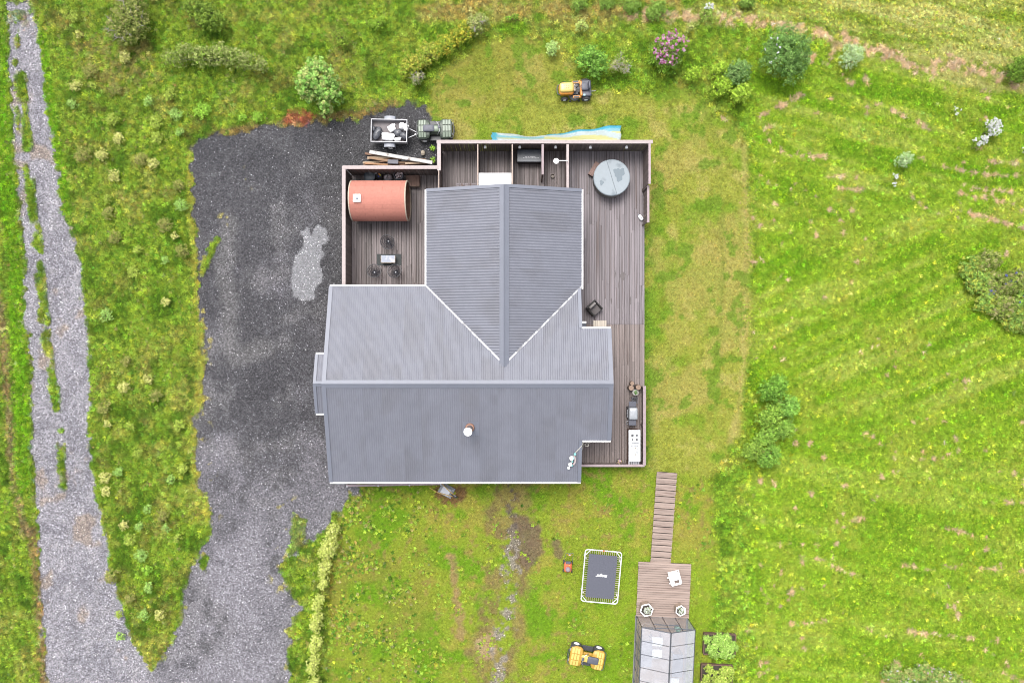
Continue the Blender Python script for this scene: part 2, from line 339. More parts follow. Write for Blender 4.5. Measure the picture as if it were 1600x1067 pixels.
    return col, np.clip(g + track, 0, 1), straw, dict(west=west, east=east, lawn=lawn, south=south, hay=hay, road=road, drive=drive, strip=strip, weed=weed, track=track, pud=pud * g, n1=n1, n2=n2, n3=n3)

# ------------------------------------------------------------------ the ground
gm = bpy.data.materials.new('ground_surface'); gm.use_nodes = True
N = gm.node_tree.nodes; L = gm.node_tree.links; b = N['Principled BSDF']; b.inputs['Roughness'].default_value = .9; b.inputs['Specular IOR Level'].default_value = .2
at = N.new('ShaderNodeAttribute'); at.attribute_name = 'col'; tc = N.new('ShaderNodeTexCoord')
def nz(scale, det=4, rough=.6):
    q = N.new('ShaderNodeTexNoise'); q.inputs['Scale'].default_value = scale; q.inputs['Detail'].default_value = det; q.inputs['Roughness'].default_value = rough
    L.new(tc.outputs['Object'], q.inputs['Vector']); return q
na = nz(9, 5, .7)
mr1 = N.new('ShaderNodeMapRange'); mr1.inputs[1].default_value = .3; mr1.inputs[2].default_value = .7; mr1.inputs[3].default_value = .72; mr1.inputs[4].default_value = 1.28; L.new(na.outputs[0], mr1.inputs[0])
vo = N.new('ShaderNodeTexVoronoi'); vo.inputs['Scale'].default_value = 16; L.new(tc.outputs['Object'], vo.inputs['Vector'])
vo2 = N.new('ShaderNodeTexVoronoi'); vo2.inputs['Scale'].default_value = 34; L.new(tc.outputs['Object'], vo2.inputs['Vector'])
sx = N.new('ShaderNodeSeparateColor'); L.new(vo.outputs['Color'], sx.inputs[0]); sx2 = N.new('ShaderNodeSeparateColor'); L.new(vo2.outputs['Color'], sx2.inputs[0])
av = N.new('ShaderNodeMath'); av.operation = 'ADD'; L.new(sx.outputs[0], av.inputs[0]); L.new(sx2.outputs[0], av.inputs[1])
pw = N.new('ShaderNodeMath'); pw.operation = 'POWER'; pw.inputs[1].default_value = 1.8; L.new(av.outputs[0], pw.inputs[0])
mr2 = N.new('ShaderNodeMapRange'); mr2.inputs[1].default_value = 0; mr2.inputs[2].default_value = 3.2; mr2.inputs[3].default_value = .4; mr2.inputs[4].default_value = 2.4; L.new(pw.outputs[0], mr2.inputs[0])
mxf = N.new('ShaderNodeMix'); mxf.data_type = 'FLOAT'; L.new(at.outputs['Alpha'], mxf.inputs[0]); L.new(mr1.outputs[0], mxf.inputs[2]); L.new(mr2.outputs[0], mxf.inputs[3])
vs_ = N.new('ShaderNodeVectorMath'); vs_.operation = 'SCALE'; L.new(at.outputs['Color'], vs_.inputs[0]); L.new(mxf.outputs[0], vs_.inputs['Scale']); L.new(vs_.outputs[0], b.inputs['Base Color'])
bp = N.new('ShaderNodeBump'); bp.inputs['Strength'].default_value = .6; bp.inputs['Distance'].default_value = .03
L.new(pw.outputs[0], bp.inputs['Height']); L.new(bp.outputs[0], b.inputs['Normal'])

def relief(X, Y):
    return (fbm(X, Y, 70, 3, 60) - .5) * .10 + (fbm(X, Y, 9, 2, 61) - .5) * .03
def make_sheet(name, xs, ys, keep=None, dz=0.0, flat=None):
    X, Y = np.meshgrid(xs, ys); col, g, straw, z = field(X, Y)
    zz = relief(X, Y) * (1 - .75 * g) + dz
    far = np.maximum(np.abs(X - 800) - 900, np.abs(Y - 533) - 640); zz = np.where(far > 0, -.02 + dz, zz)
    col = np.where((far > 60)[..., None] & (g < .5)[..., None], c3(152, 180, 58), col)
    W = np.stack([(X - 800) * K, (533.5 - Y) * K, zz], -1).reshape(-1, 3)
    ny, nx = X.shape; idx = np.arange(nx * ny).reshape(ny, nx)
    q = np.stack([idx[1:, :-1], idx[1:, 1:], idx[:-1, 1:], idx[:-1, :-1]], -1).reshape(-1, 4)
    if keep is not None:
        m = keep(z)[:-1, :-1].reshape(-1); q = q[m]
        used = np.unique(q); rem = np.full(nx * ny, -1); rem[used] = np.arange(len(used)); q = rem[q]; W = W[used]
        c4 = np.concatenate([col, (g * (1 - .6 * z['pud']))[..., None]], -1).reshape(-1, 4)[used]
    else: c4 = np.concatenate([col, (g * (1 - .6 * z['pud']))[..., None]], -1).reshape(-1, 4)
    me = bpy.data.meshes.new(name); me.vertices.add(len(W)); me.vertices.foreach_set('co', W.astype(np.float32).ravel())
    me.loops.add(q.size); me.loops.foreach_set('vertex_index', q.astype(np.int32).ravel())
    me.polygons.add(len(q)); me.polygons.foreach_set('loop_start', np.arange(0, q.size, 4, dtype=np.int32)); me.polygons.foreach_set('use_smooth', np.ones(len(q), bool))
    a = me.attributes.new('col', 'FLOAT_COLOR', 'POINT'); a.data.foreach_set('color', c4.astype(np.float32).ravel())
    me.update(calc_edges=True); me.materials.append(gm)
    o = bpy.data.objects.new(name, me); COL.objects.link(o); return tag(o, kind='structure')
def axis(a, b_, st, ext):
    mid = np.arange(a, b_ + .1, st); return np.concatenate([a - np.array(ext[::-1], float), mid, b_ + np.array(ext, float)])
EXT = [30, 80, 200, 600, 2000, 6000, 16000]
make_sheet('ground', axis(-90, 1690, 2.6, EXT), axis(-90, 1160, 2.6, EXT))
o_ = make_sheet('driveway', np.arange(215, 720, 1.7), np.arange(150, 1180, 1.7), lambda z: (z['drive'] > .35), .015)
o_ = make_sheet('gravel_road', np.arange(-20, 330, 1.7), np.arange(-80, 1180, 1.7), lambda z: (z['road'] > .35) & (z['drive'] <= .35), .011)

# ------------------------------------------------------------------ grass, weeds, hay and loose stones (uncountable: stuff)
SRC = bpy.data.collections.new('tuft_sources')           # never linked to the scene: only instanced
def src_mesh(name, blades, material):
    vs = []; fs = []
    for bl in blades:
        o = len(vs); n = len(bl) // 2; vs += bl
        for i in range(n - 1): fs.append((o + 2 * i, o + 2 * i + 1, o + 2 * i + 3, o + 2 * i + 2))
    me = bpy.data.meshes.new(name); me.from_pydata([tuple(v) for v in vs], [], fs); me.materials.append(material)
    ob = bpy.data.objects.new(name, me); return ob
def blade(r0, az, h, lean, w, curl=1.0):
    d = Vector((math.cos(az), math.sin(az), 0)); s_ = Vector((-d.y, d.x, 0)); p = d * r0; out = []
    for t, ww in ((0, .7), (.4, 1), (.75, .8), (1, .15)):
        q = p + d * (lean * t ** (1 + .5 * curl)) + Vector((0, 0, h * (t - .25 * curl * t * t))); out += [q - s_ * w * ww / 2, q + s_ * w * ww / 2]
    return out
TM = attr_mat('grass_blades', 'INSTANCER', .75, .3)
def tufts(prefix, k, n, h, lean, w, r0, seed):
    rr = random.Random(seed); return [src_mesh('%s_%d' % (prefix, i), [blade(rr.uniform(0, r0), rr.uniform(0, 6.28), h * rr.uniform(.6, 1.2), lean * rr.uniform(.4, 1.3), w * rr.uniform(.7, 1.3)) for _ in range(n)], TM) for i in range(k)]
lawn_src = tufts('lawn_tuft', 4, 14, .05, .05, .012, .07, 1)
mead_src = tufts('meadow_tuft', 4, 16, .17, .13, .016, .08, 2)
rr = random.Random(5)
weed_src = [src_mesh('weed_%d' % i, [blade(.01, j * 2.4 + rr.uniform(-.3, .3), .09 * rr.uniform(.6, 1.3), .13 * rr.uniform(.6, 1.2), .055, .9) for j in range(9)], TM) for i in range(3)]
clov_src = [src_mesh('clover_%d' % i, [blade(rr.uniform(0, .08), rr.uniform(0, 6.28), .06 * rr.uniform(.7, 1.3), .05, .04, .9) for j in range(9)], TM) for i in range(3)]
hay_src = [src_mesh('hay_%d' % i, [blade(rr.uniform(-.08, .08), rr.uniform(0, 6.28), .035 * rr.uniform(.3, 1.5), .16, .014, .9) for j in range(16)], TM) for i in range(2)]
def stone_src(i):
    b_ = MB().sup((0, 0, 0), (1, .8, .6), .9, None, 6, 4, None, .18, i); me = b_.mesh('stone_%d' % i, attr_mat('stone_grit', 'INSTANCER', .85)); return bpy.data.objects.new('stone_%d' % i, me)
ston_src = [stone_src(i) for i in range(3)]

def scatter(name, label, cat, srcs, X, Y, col, scale, zoff=0.0, grav=0.0):
    cl = bpy.data.collections.new(name + '_source')
    for s_ in srcs: cl.objects.link(s_)
    n = len(X); me = bpy.data.meshes.new(name); me.vertices.add(n)
    Wz = relief(X, Y) * (1 - .75 * grav) + zoff
    me.vertices.foreach_set('co', np.stack([(X - 800) * K, (533.5 - Y) * K, Wz], -1).astype(np.float32).ravel())
    a = me.attributes.new('col', 'FLOAT_COLOR', 'POINT'); a.data.foreach_set('color', np.concatenate([col, np.ones((n, 1))], -1).astype(np.float32).ravel())
    a = me.attributes.new('sz', 'FLOAT', 'POINT'); a.data.foreach_set('value', scale.astype(np.float32))
    a = me.attributes.new('rz', 'FLOAT_VECTOR', 'POINT'); rv = np.zeros((n, 3)); rv[:, 2] = rng.random(n) * 6.283; rv[:, 0] = rng.normal(0, .12, n); rv[:, 1] = rng.normal(0, .12, n); a.data.foreach_set('vector', rv.astype(np.float32).ravel())
    a = me.attributes.new('pick', 'INT', 'POINT'); a.data.foreach_set('value', rng.integers(0, len(srcs), n).astype(np.int32))
    ob = bpy.data.objects.new(name, me); COL.objects.link(ob); tag(ob, label, cat, kind='stuff')
    g = bpy.data.node_groups.new(name, 'GeometryNodeTree'); g.interface.new_socket('Geometry', in_out='INPUT', socket_type='NodeSocketGeometry'); g.interface.new_socket('Geometry', in_out='OUTPUT', socket_type='NodeSocketGeometry')
    gi = g.nodes.new('NodeGroupInput'); go = g.nodes.new('NodeGroupOutput'); ip = g.nodes.new('GeometryNodeInstanceOnPoints'); ci = g.nodes.new('GeometryNodeCollectionInfo')
    ci.inputs['Collection'].default_value = cl; ci.inputs['Separate Children'].default_value = True; ci.inputs['Reset Children'].default_value = True
    def na_(t, nm):
        q = g.nodes.new('GeometryNodeInputNamedAttribute'); q.data_type = t; q.inputs['Name'].default_value = nm; return q.outputs[0]
    g.links.new(gi.outputs[0], ip.inputs['Points']); g.links.new(ci.outputs[0], ip.inputs['Instance']); ip.inputs['Pick Instance'].default_value = True
    g.links.new(na_('INT', 'pick'), ip.inputs['Instance Index']); g.links.new(na_('FLOAT', 'sz'), ip.inputs['Scale']); g.links.new(na_('FLOAT_VECTOR', 'rz'), ip.inputs['Rotation'])
    g.links.new(ip.outputs[0], go.inputs[0]); md = ob.modifiers.new('scatter', 'NODES'); md.node_group = g
    return ob
BLOCK = [[(530, 258), (690, 258), (690, 216), (1018, 216), (1018, 345), (1007, 345), (1007, 728), (908, 728), (908, 740), (518, 740), (500, 640), (500, 560), (518, 450), (534, 450)],
         [(1024, 737), (1058, 737), (1049, 880), (1016, 878)], [(996, 878), (1079, 880), (1074, 966), (1072, 1130), (980, 1130), (992, 962)]]
def pts(n, x0=-60, x1=1660, y0=-60, y1=1130):
    X = rng.uniform(x0, x1, n); Y = rng.uniform(y0, y1, n)
    bl = np.zeros(n, bool)
    for p in BLOCK: bl |= pdist(X, Y, p) < 0
    return X[~bl], Y[~bl]
def vary(col, n, br=.25, hue=.12):
    f = np.exp(rng.normal(0, br, n))[:, None]; t = rng.normal(0, hue, n)[:, None]
    return np.clip(col * f * np.concatenate([1 + t, 1 - t * .2, 1 - t], -1), .004, .8)
def sel(m, *a): return [q[m] for q in a]

X, Y = pts(430000); col, g, straw, z = field(X, Y)
short = np.clip(z['lawn'] + z['south'] + z['east'] * .9, 0, 1)
m = (rng.random(len(X)) < short * (1 - g) * 1.0); x, y, c, e = sel(m, X, Y, col, z['east'])
scatter('short_grass', 'short mown grass of the yellowish lawn and the field', 'grass', lawn_src, x, y, vary(c * np.array([1.52, 1.48, 1.5]), len(x), .34, .08), (.62 + .4 * e) * rng.uniform(.7, 1.3, len(x)))
m = (rng.random(len(X)) < (1 - short) * (1 - g) * .85) | ((z['strip'] + z['weed'] > .5) & (g < .5)); x, y, c, hy = sel(m, X, Y, col, z['hay'])
scatter('meadow_grass', 'tall lush meadow grass on the unmown banks', 'grass', mead_src, x, y, vary(c * np.array([1.98, 1.92, 1.9]), len(x), .46, .13), (.72 - .2 * hy) * rng.uniform(.5, 1.4, len(x)))
# broad-leaved weeds
X, Y = pts(190000); col, g, straw, z = field(X, Y)
pw_ = z['west'] * ss(z['n2'], .34, .56) * .8 + z['south'] * ss(fbm(X, Y, 24, 3, 70), .56, .66) * .22 + (1 - z['west']) * ss(Y, 110, 30) * .1
pw_ = pw_ * (1 - g) * (1 - z['lawn'])
m = rng.random(len(X)) < pw_; x, y, c, w_ = sel(m, X, Y, col, z['west'])
wc = np.where(rng.random((len(x), 1)) < .06 + .4 * w_[:, None], c3(92, 134, 30), c3(166, 190, 62)); wc = np.where(rng.random((len(x), 1)) < .14 * w_[:, None], c3(168, 160, 98), wc)
scatter('broadleaf_weeds', 'broad-leaved green weeds growing through the grass', 'weeds', weed_src, x, y, vary(wc * (1.3 + .2 * w_[:, None]), len(x), .25, .1), rng.uniform(.35, 1.0, len(x)))
pc = z['east'] * ss(fbm(X, Y, 40, 4, 71), .4, .58) * (1 - z['hay']) * .95 * (1 - straw)
m = rng.random(len(X)) < pc; x, y, c = sel(m, X, Y, col)
wc = np.where(rng.random((len(x), 1)) < .35, c3(112, 158, 22), c3(178, 206, 58))
scatter('clover', 'light green clover leaves scattered over the east field', 'clover', clov_src, x, y, vary(wc * 1.4, len(x), .22, .06), rng.uniform(.4, .9, len(x)))
X, Y = pts(260000); col, g, straw, z = field(X, Y)
m = rng.random(len(X)) < straw * .9; x, y = sel(m, X, Y)
scatter('hay', 'pale cut hay lying in rows on the field', 'hay', hay_src, x, y, vary(np.ones((len(x), 3)) * c3(216, 184, 146) * 1.5, len(x), .25, .06), rng.uniform(.5, 1.3, len(x)), .03)
m = (g > .5) & (rng.random(len(X)) < .9); x, y, c, gg = sel(m, X, Y, col, g)
sc_c = c * np.exp(rng.normal(.3, .75, len(x)))[:, None] * (1 - .0 * gg[:, None])
scatter('gravel_stones', 'loose grey stones lying on the gravel road and driveway', 'gravel', ston_src, x, y, np.clip(sc_c, .008, .5), rng.uniform(.025, .075, len(x)), .016, gg)

# ------------------------------------------------------------------ the house
ZE, ZR, ZR2 = 2.7, 4.15, 3.87
YN, YR, YS = 3.025, -2.235, -7.676
XL, XR, XE = -9.93, 3.72, 5.27            # west rake, east rake, east rake of the narrower bay
GX0, GX1, GXM = -4.686, 3.81, -.406       # cross gable: eaves and ridge
GYN = 8.28                                # north end of the cross gable
YEN, YES = .70, -5.31                     # eaves of the east bay
def zn(y): return ZE + (YN - y) / (YN - YR) * (ZR - ZE)
def zs(y): return ZE + (y - YS) / (YR - YS) * (ZR - ZE)
def zgw(x): return ZE + (x - GX0) / (GXM - GX0) * (ZR2 - ZE)
def zge(x): return ZE + (GX1 - x) / (GX1 - GXM) * (ZR2 - ZE)

roof_m = mat('roof_steel', C(137, 139, 151), .5, .1, .07, 1.3, 0, .035, spec=.35, col2=C(131, 132, 142), thr=.56)
trim_m = mat('roof_flashing', C(134, 138, 152), .5, .15, .05, 2, 0, .03)
white_m = mat('white_paint', (.8, .8, .79), .5, 0, .03, 3)
wall_m = mat('wall_cladding', (.10, .055, .045), .75, 0, .2, 3, .2, stretch=(1, 1, 8))
glass_m = mat('window_glass', (.03, .035, .04), .05, 0, .02)
house = thing('house', 'dark grey corrugated metal roofed house with a cross gable and white gutters', 'house', (0, 0, 0))

def corrug(name, fn, a0, a1, b0, b1, axis_, pitch, amp, m, cuts=(), nsheet=1.02, lift=0.0):
    """corrugated sheets; ribs run along the slope (b), waves along a. axis_='x': a is x and b is y"""
    a = a0; k = 0
    while a < a1 - 1e-4:
        e = min(a1, a + nsheet)
        if a1 - e < .25: e = a1
        n = max(2, int(round((e - a) / pitch * 6)));
        aa = np.linspace(a, e + (.03 if e < a1 else 0), n + 1); vs = []; fs = []
        bs = np.linspace(b0, b1, 7)
        for i, q in enumerate(aa):
            w = math.cos(2 * math.pi * q / pitch); w = amp * math.copysign(abs(w) ** .7, w)
            for bb in bs:
                x, y = (q, bb) if axis_ == 'x' else (bb, q)
                vs.append((x, y, fn(x, y) + w + amp + lift + .0025 * (k % 2)))
        nb = len(bs)
        for i in range(n):
            for j in range(nb - 1): fs.append((i * nb + j, i * nb + j + 1, (i + 1) * nb + j + 1, (i + 1) * nb + j))
        me = bpy.data.meshes.new('roof_sheet'); me.from_pydata(vs, [], fs); bm = bmesh.new(); bm.from_mesh(me)
        for (co, no) in cuts:
            bmesh.ops.bisect_plane(bm, geom=bm.verts[:] + bm.edges[:] + bm.faces[:], plane_co=co, plane_no=no, clear_outer=True)
        bmesh.ops.recalc_face_normals(bm, faces=bm.faces)
        if len(bm.faces):
            for f in bm.faces:
                if f.normal.z < 0: f.normal_flip()
            bm.to_mesh(me); me.polygons.foreach_set('use_smooth', [True] * len(me.polygons)); me.materials.append(m); put('roof_sheet', me, house)
        bm.free(); a = e; k += 1
# valley lines in plan
JY = YN - (ZR2 - ZE) / (ZR - ZE) * (YN - YR)          # where the cross ridge dies into the main slope
def vcut(p, q, keep):      # vertical plane through p-q, keeping the side of `keep`
    d = Vector((q[0] - p[0], q[1] - p[1], 0)); n_ = Vector((d.y, -d.x, 0)).normalized()
    if (Vector((keep[0] - p[0], keep[1] - p[1], 0))).dot(n_) > 0: n_ = -n_
    return ((p[0], p[1], 0), n_)
VW = ((GX0, YN), (GXM, JY)); VE = ((GX1, YN), (GXM, JY))
PM_, PG = .118, .15
NSL = lambda x, y: zn(y)
corrug('n1', NSL, XL, GX0, YR, YN, 'x', PM_, .010, roof_m)
corrug('n2', NSL, GX0, GXM, YR, YN, 'x', PM_, .010, roof_m, [vcut(*VW, (GX0 - 1, 0))])
corrug('n3', NSL, GXM, XR, YR, YN - .1, 'x', PM_, .010, roof_m, [vcut(*VE, (GX1 + 1, 0))])
corrug('n4', NSL, XR, XE, YR, YEN, 'x', PM_, .010, roof_m)
SSL = lambda x, y: zs(y)
corrug('s1', SSL, XL, XR, YS, YR, 'x', PM_, .010, roof_m)
corrug('s2', SSL, XR, XE, YES, YR, 'x', PM_, .010, roof_m)
corrug('gw', lambda x, y: zgw(x), JY, GYN, GX0, GXM, 'y', PG, .016, roof_m, [vcut(*VW, (GX0 + 1, YN + 3))])
corrug('ge', lambda x, y: zge(x), JY, GYN, GXM, GX1, 'y', PG, .016, roof_m, [vcut(*VE, (GX1 - 1, YN + 3))])
# entry canopy on the west gable
CX0, CYN, CYS = -10.46, -.67, -3.84
def zc(x, y): return zn(y) - .17 if y > YR else zs(y) - .17
corrug('cn', zc, CX0, XL + .4, YR, CYN, 'x', PM_, .010, roof_m)
corrug('cs', zc, CX0, XL + .4, CYS, YR, 'x', PM_, .010, roof_m)

def strip(name, p, q, w0, w1, m, lift=.035, th=.02, side=None):
    """flat flashing from p to q (3D), w0/w1: offsets to either side in plan"""
    p = Vector(p); q = Vector(q); d = (q - p); s_ = Vector((d.y, -d.x, 0)).normalized() if side is None else Vector(side)
    vs = []
    for (pt) in (p, q):
        for w in (w0, w1):
            for dz in (lift - th, lift): vs.append(pt + s_ * w + Vector((0, 0, dz)))
    return MB().add(vs, [(0, 1, 3, 2), (4, 6, 7, 5), (0, 4, 5, 1), (2, 3, 7, 6), (1, 5, 7, 3), (0, 2, 6, 4)]).build(name, m, house)
# ridge caps, folded in two halves and laid in lengths
def ridge(p0, p1, along, wa, dz, seg, tiltA, tiltB):
    n = max(1, int(round((Vector(p1) - Vector(p0)).length / seg)))
    for i in range(n):
        a = Vector(p0).lerp(Vector(p1), i / n); b_ = Vector(p0).lerp(Vector(p1), (i + 1) / n); ext = (b_ - a).normalized() * .04 if i < n - 1 else Vector()
        b_ = b_ + ext; u = Vector((0, 1, 0)) if along == 'x' else Vector((1, 0, 0)); e = .004 * (i % 2); mb = MB()
        prof = [(-wa, -tiltA * wa), (-wa * .18, -tiltA * wa * .18 + .012), (0, .03), (wa * .18, -tiltB * wa * .18 + .012), (wa, -tiltB * wa)]
        vs = []
        for pt in (a, b_):
            for (o, z_) in prof: vs.append(pt + u * o + Vector((0, 0, z_ + dz + e)))
            for (o, z_) in prof[::-1]: vs.append(pt + u * o + Vector((0, 0, z_ + dz + e - .012)))
        k = len(prof) * 2
        mb.add(vs, [tuple(range(k)), tuple(range(2 * k - 1, k - 1, -1))] + [(j, (j + 1) % k, k + (j + 1) % k, k + j) for j in range(k)]); mb.build('ridge_cap', trim_m, house)
sl_n = (ZR - ZE) / (YN - YR); sl_s = (ZR - ZE) / (YR - YS); sl_g = (ZR2 - ZE) / (GXM - GX0); sl_e = (ZR2 - ZE) / (GX1 - GXM)
ridge((XL - .06, YR, ZR), (XE + .06, YR, ZR), 'x', .21, .045, 2.1, sl_s, sl_n)
ridge((GXM, JY - .1, ZR2), (GXM, GYN + .04, ZR2), 'y', .26, .055, 2.1, sl_g, sl_e)
ridge((CX0 - .02, YR, ZR - .17), (XL + .1, YR, ZR - .17), 'x', .15, .04, 2, sl_s, sl_n)
# rake flashings
def rake(x, ya, yb, fn, w0, w1): strip('rake_flashing', (x, ya, fn(ya)), (x, yb, fn(yb)), w0, w1, trim_m, .05, .16, side=(1, 0, 0))
rake(XL, YN, YR, zn, -.06, .15); rake(XL, YR, YS, zs, -.06, .15)
rake(XR, YN - .12, YEN + .02, zn, -.14, .05); rake(XR, YES - .02, YS, zs, -.14, .05)
rake(XE, YEN, YR, zn, -.17, .06); rake(XE, YR, YES, zs, -.17, .06)
rake(CX0, CYN, YR, lambda y: zn(y) - .17, -.04, .12); rake(CX0, YR, CYS, lambda y: zs(y) - .17, -.04, .12)
strip('rake_flashing', (GX0, GYN, ZE), (GXM, GYN, ZR2), -.13, .05, trim_m, .06, .16, side=(0, 1, 0))
strip('rake_flashing', (GXM, GYN, ZR2), (GX1, GYN, ZE), -.13, .05, trim_m, .06, .16, side=(0, 1, 0))
# valleys: pale jagged flashing
pale_m = mat('valley_flashing', (.36, .36, .37), .5, .1, .35, 9, col2=(.14, .14, .15), thr=.56)
for (p, q) in (VW, VE):
    strip('valley_flashing', (*p, ZE), (*q, ZR2), -.045, .045, pale_m, .035, .02)
# gutters and fascias
def gutter(p, q, out):
    p = Vector(p); q = Vector(q); o = Vector(out); d = (q - p).normalized(); mb = MB(); vs = []
    for pt in (p, q):
        for (u, z_) in ((-.005, .0), (-.005, -.09), (.03, -.12), (.06, -.12), (.08, -.09), (.08, .0), (.06, .0), (.06, -.06), (.02, -.06), (.02, .0)): vs.append(pt + o * u + Vector((0, 0, z_ - .01)))
    mb.add(vs, [tuple(range(10)), tuple(range(19, 9, -1))] + [(j, (j + 1) % 10, 10 + (j + 1) % 10, 10 + j) for j in range(10)]); mb.build('gutter', white_m, house)
    fa = MB(); c = (p + q) / 2 - o * .03 + Vector((0, 0, -.12)); ln = (q - p).length
    fa.box(c, (ln if abs(d.x) > .5 else .04, .04 if abs(d.x) > .5 else ln, .18)); fa.build('fascia', wall_m, house)
gutter((XL - .03, YN, ZE), (GX0 + .02, YN, ZE), (0, 1, 0)); gutter((XL - .03, YS, ZE), (XR + .03, YS, ZE), (0, -1, 0))
gutter((GX0, YN + .02, ZE), (GX0, GYN + .02, ZE), (-1, 0, 0)); gutter((GX1, YN - .15, ZE), (GX1, GYN + .02, ZE), (1, 0, 0))
gutter((XR - .02, YEN, zn(YEN)), (XE + .03, YEN, zn(YEN)), (0, 1, 0)); gutter((XR + .06, YES, zs(YES)), (XE + .03, YES, zs(YES)), (0, -1, 0))
gutter((CX0 - .02, CYN, zn(CYN) - .17), (XL - .07, CYN, zn(CYN) - .17), (0, 1, 0)); gutter((CX0 - .02, CYS, zs(CYS) - .17), (XL - .07, CYS, zs(CYS) - .17), (0, -1, 0))
# walls
def wallblock(x0, x1, prof):
    mb = MB(); n = len(prof); vs = [(x0, y, z_) for y, z_ in prof] + [(x1, y, z_) for y, z_ in prof]
    mb.add(vs, [tuple(range(n)), tuple(range(2 * n - 1, n - 1, -1))] + [(i, (i + 1) % n, n + (i + 1) % n, n + i) for i in range(n)]); mb.build('wall', wall_m, house)
d_ = .1
wallblock(XL + .35, XR - .3, [(YN - .35, 0), (YN - .35, zn(YN - .35) - d_), (YR, ZR - d_), (YS + .4, zs(YS + .4) - d_), (YS + .4, 0)])
wallblock(XR - .31, XE - .3, [(YEN - .3, 0), (YEN - .3, zn(YEN - .3) - d_), (YR, ZR - d_ - .01), (YES + .3, zs(YES + .3) - d_), (YES + .3, 0)])
gp = [(GX0 + .35, 0), (GX0 + .35, zgw(GX0 + .35) - d_), (GXM, ZR2 - d_), (GX1 - .35, zge(GX1 - .35) - d_), (GX1 - .35, 0)]
mb = MB(); vs = [(x, JY + 2.5, z_) for x, z_ in gp] + [(x, GYN - .3, z_) for x, z_ in gp]
mb.add(vs, [tuple(range(5)), tuple(range(9, 4, -1))] + [(i, (i + 1) % 5, 5 + (i + 1) % 5, 5 + i) for i in range(5)]); mb.build('wall', wall_m, house)
for y_ in (CYN - .12, CYS + .12):
    MB().box((CX0 + .12, y_, 1.72), (.12, .12, 3.44)).build('canopy_post', white_m, house)
def window(c, w, h, nrm):
    o = Vector(c) + Vector(nrm) * .02; ax = abs(nrm[0]) > .5
    fr = MB(); t = .07
    for (du, dv, a, b_) in ((0, h / 2 - t / 2, w, t), (0, -h / 2 + t / 2, w, t), (-w / 2 + t / 2, 0, t, h - 2 * t), (w / 2 - t / 2, 0, t, h - 2 * t)):
        fr.box((0, du, dv) if ax else (du, 0, dv), (.07, a, b_) if ax else (a, .07, b_))
    wo = fr.build('window', white_m, house, loc=o); MB().box((0, 0, 0), (.03, w - 2 * t, h - 2 * t) if ax else (w - 2 * t, .03, h - 2 * t)).build('pane', glass_m, wo)
for x in (-7.4, -4, -1, 1.8): window((x, YS + .4, 1.55), 1.3, 1.2, (0, -1, 0))
window((XE - .3, -2.2, 1.3), 2.4, 2.1, (1, 0, 0)); window((GX1 - .35, 5.6, 1.3), 2.0, 2.0, (1, 0, 0)); window((GX0 + .35, 5.4, 1.5), 1.4, 1.2, (-1, 0, 0)); window((-7.5, YN - .35, 1.5), 1.4, 1.2, (0, 1, 0)); window((XL + .35, -5.2, 1.5), 1.2, 1.2, (-1, 0, 0))
fd = MB().box((XL + .33, YR, 1.05), (.08, 1.0, 2.1)).build('door', mat('door_paint', (.35, .35, .36), .5), house); MB().tube([(XL + .27, YR + .38, 1.0), (XL + .27, YR + .28, 1.0)], .015).build('handle', mat('steel', (.5, .5, .5), .3, .9), fd)
# chimney flue through the south slope
cp = P(734.3, 668, 3.55); ch_m = mat('flue_steel', (.12, .1, .1), .5, .3); cop = mat('flue_collar', C(196, 150, 128), .45, .4, .2, 20)
z0 = zs(cp.y); z1 = z0 + 1.75
ch = MB().lathe([(.2, z0 - .1), (.2, z0 + .1), (.165, z0 + .16), (.165, z1 - .12)], 20, Matrix.Translation((cp.x, cp.y, 0))).build('chimney', ch_m, house, True)
MB().lathe([(.25, z0 - .06), (.25, z0 + .14), (.21, z0 + .2), (.17, z0 + .2)], 20, Matrix.Translation((cp.x, cp.y, 0))).build('collar', cop, ch, True)
MB().lathe([(.19, z1 - .22), (.215, z1 - .14), (.215, z1 - .02), (.17, z1), (.0, z1 + .03)], 20, Matrix.Translation((cp.x, cp.y, 0))).build('cap', white_m, ch, True)
MB().lathe([(.225, z1 - .13), (.225, z1 - .05)], 20, Matrix.Translation((cp.x, cp.y, 0)), cap=False).build('cap_ring', cop, ch)
MB().box((cp.x + .06, cp.y - .05, 0), (.85, .8, .012), M=Matrix.Translation((0, 0, z0 + .035)) @ Matrix.Translation((cp.x, cp.y, 0)) @ Matrix.Rotation(math.atan(sl_s), 4, 'X') @ Matrix.Translation((-cp.x, -cp.y, 0))).build('flashing', trim_m, ch)

# ------------------------------------------------------------------ decks
ZD = .25
deck_g = mat('deck_board_grey', C(152, 143, 147), .75, 0, .38, 3.5, .15, .2, stretch=(10, .5, 1), col2=C(112, 98, 96), thr=.6)
deck_w = mat('deck_board_wet', C(144, 132, 132), .65, 0, .42, 3.5, .15, .26, stretch=(10, .5, 1), col2=C(92, 78, 74), thr=.56)
deck_b = mat('deck_board_brown', C(158, 144, 140), .75, 0, .26, 3.5, .15, .16, stretch=(10, .5, 1), col2=C(108, 90, 84), thr=.62)
dark_m = mat('shadow_gap_timber', (.02, .017, .015), .9)
PLK = {}
def plank_mesh(m, w=.128, t=.03, name='plank'):
    k = (m.name, w, t)
    if k not in PLK: PLK[k] = MB().box((0, 0, 0), (w, 1, t)).mesh(name, m)
    return PLK[k]
def ew(m, w, t, name='plank'):     # unit board running along x
    k = (m.name, w, t, 'x')
    if k not in PLK: PLK[k] = MB().box((0, 0, 0), (1, w, t)).mesh(name, m)
    return PLK[k]
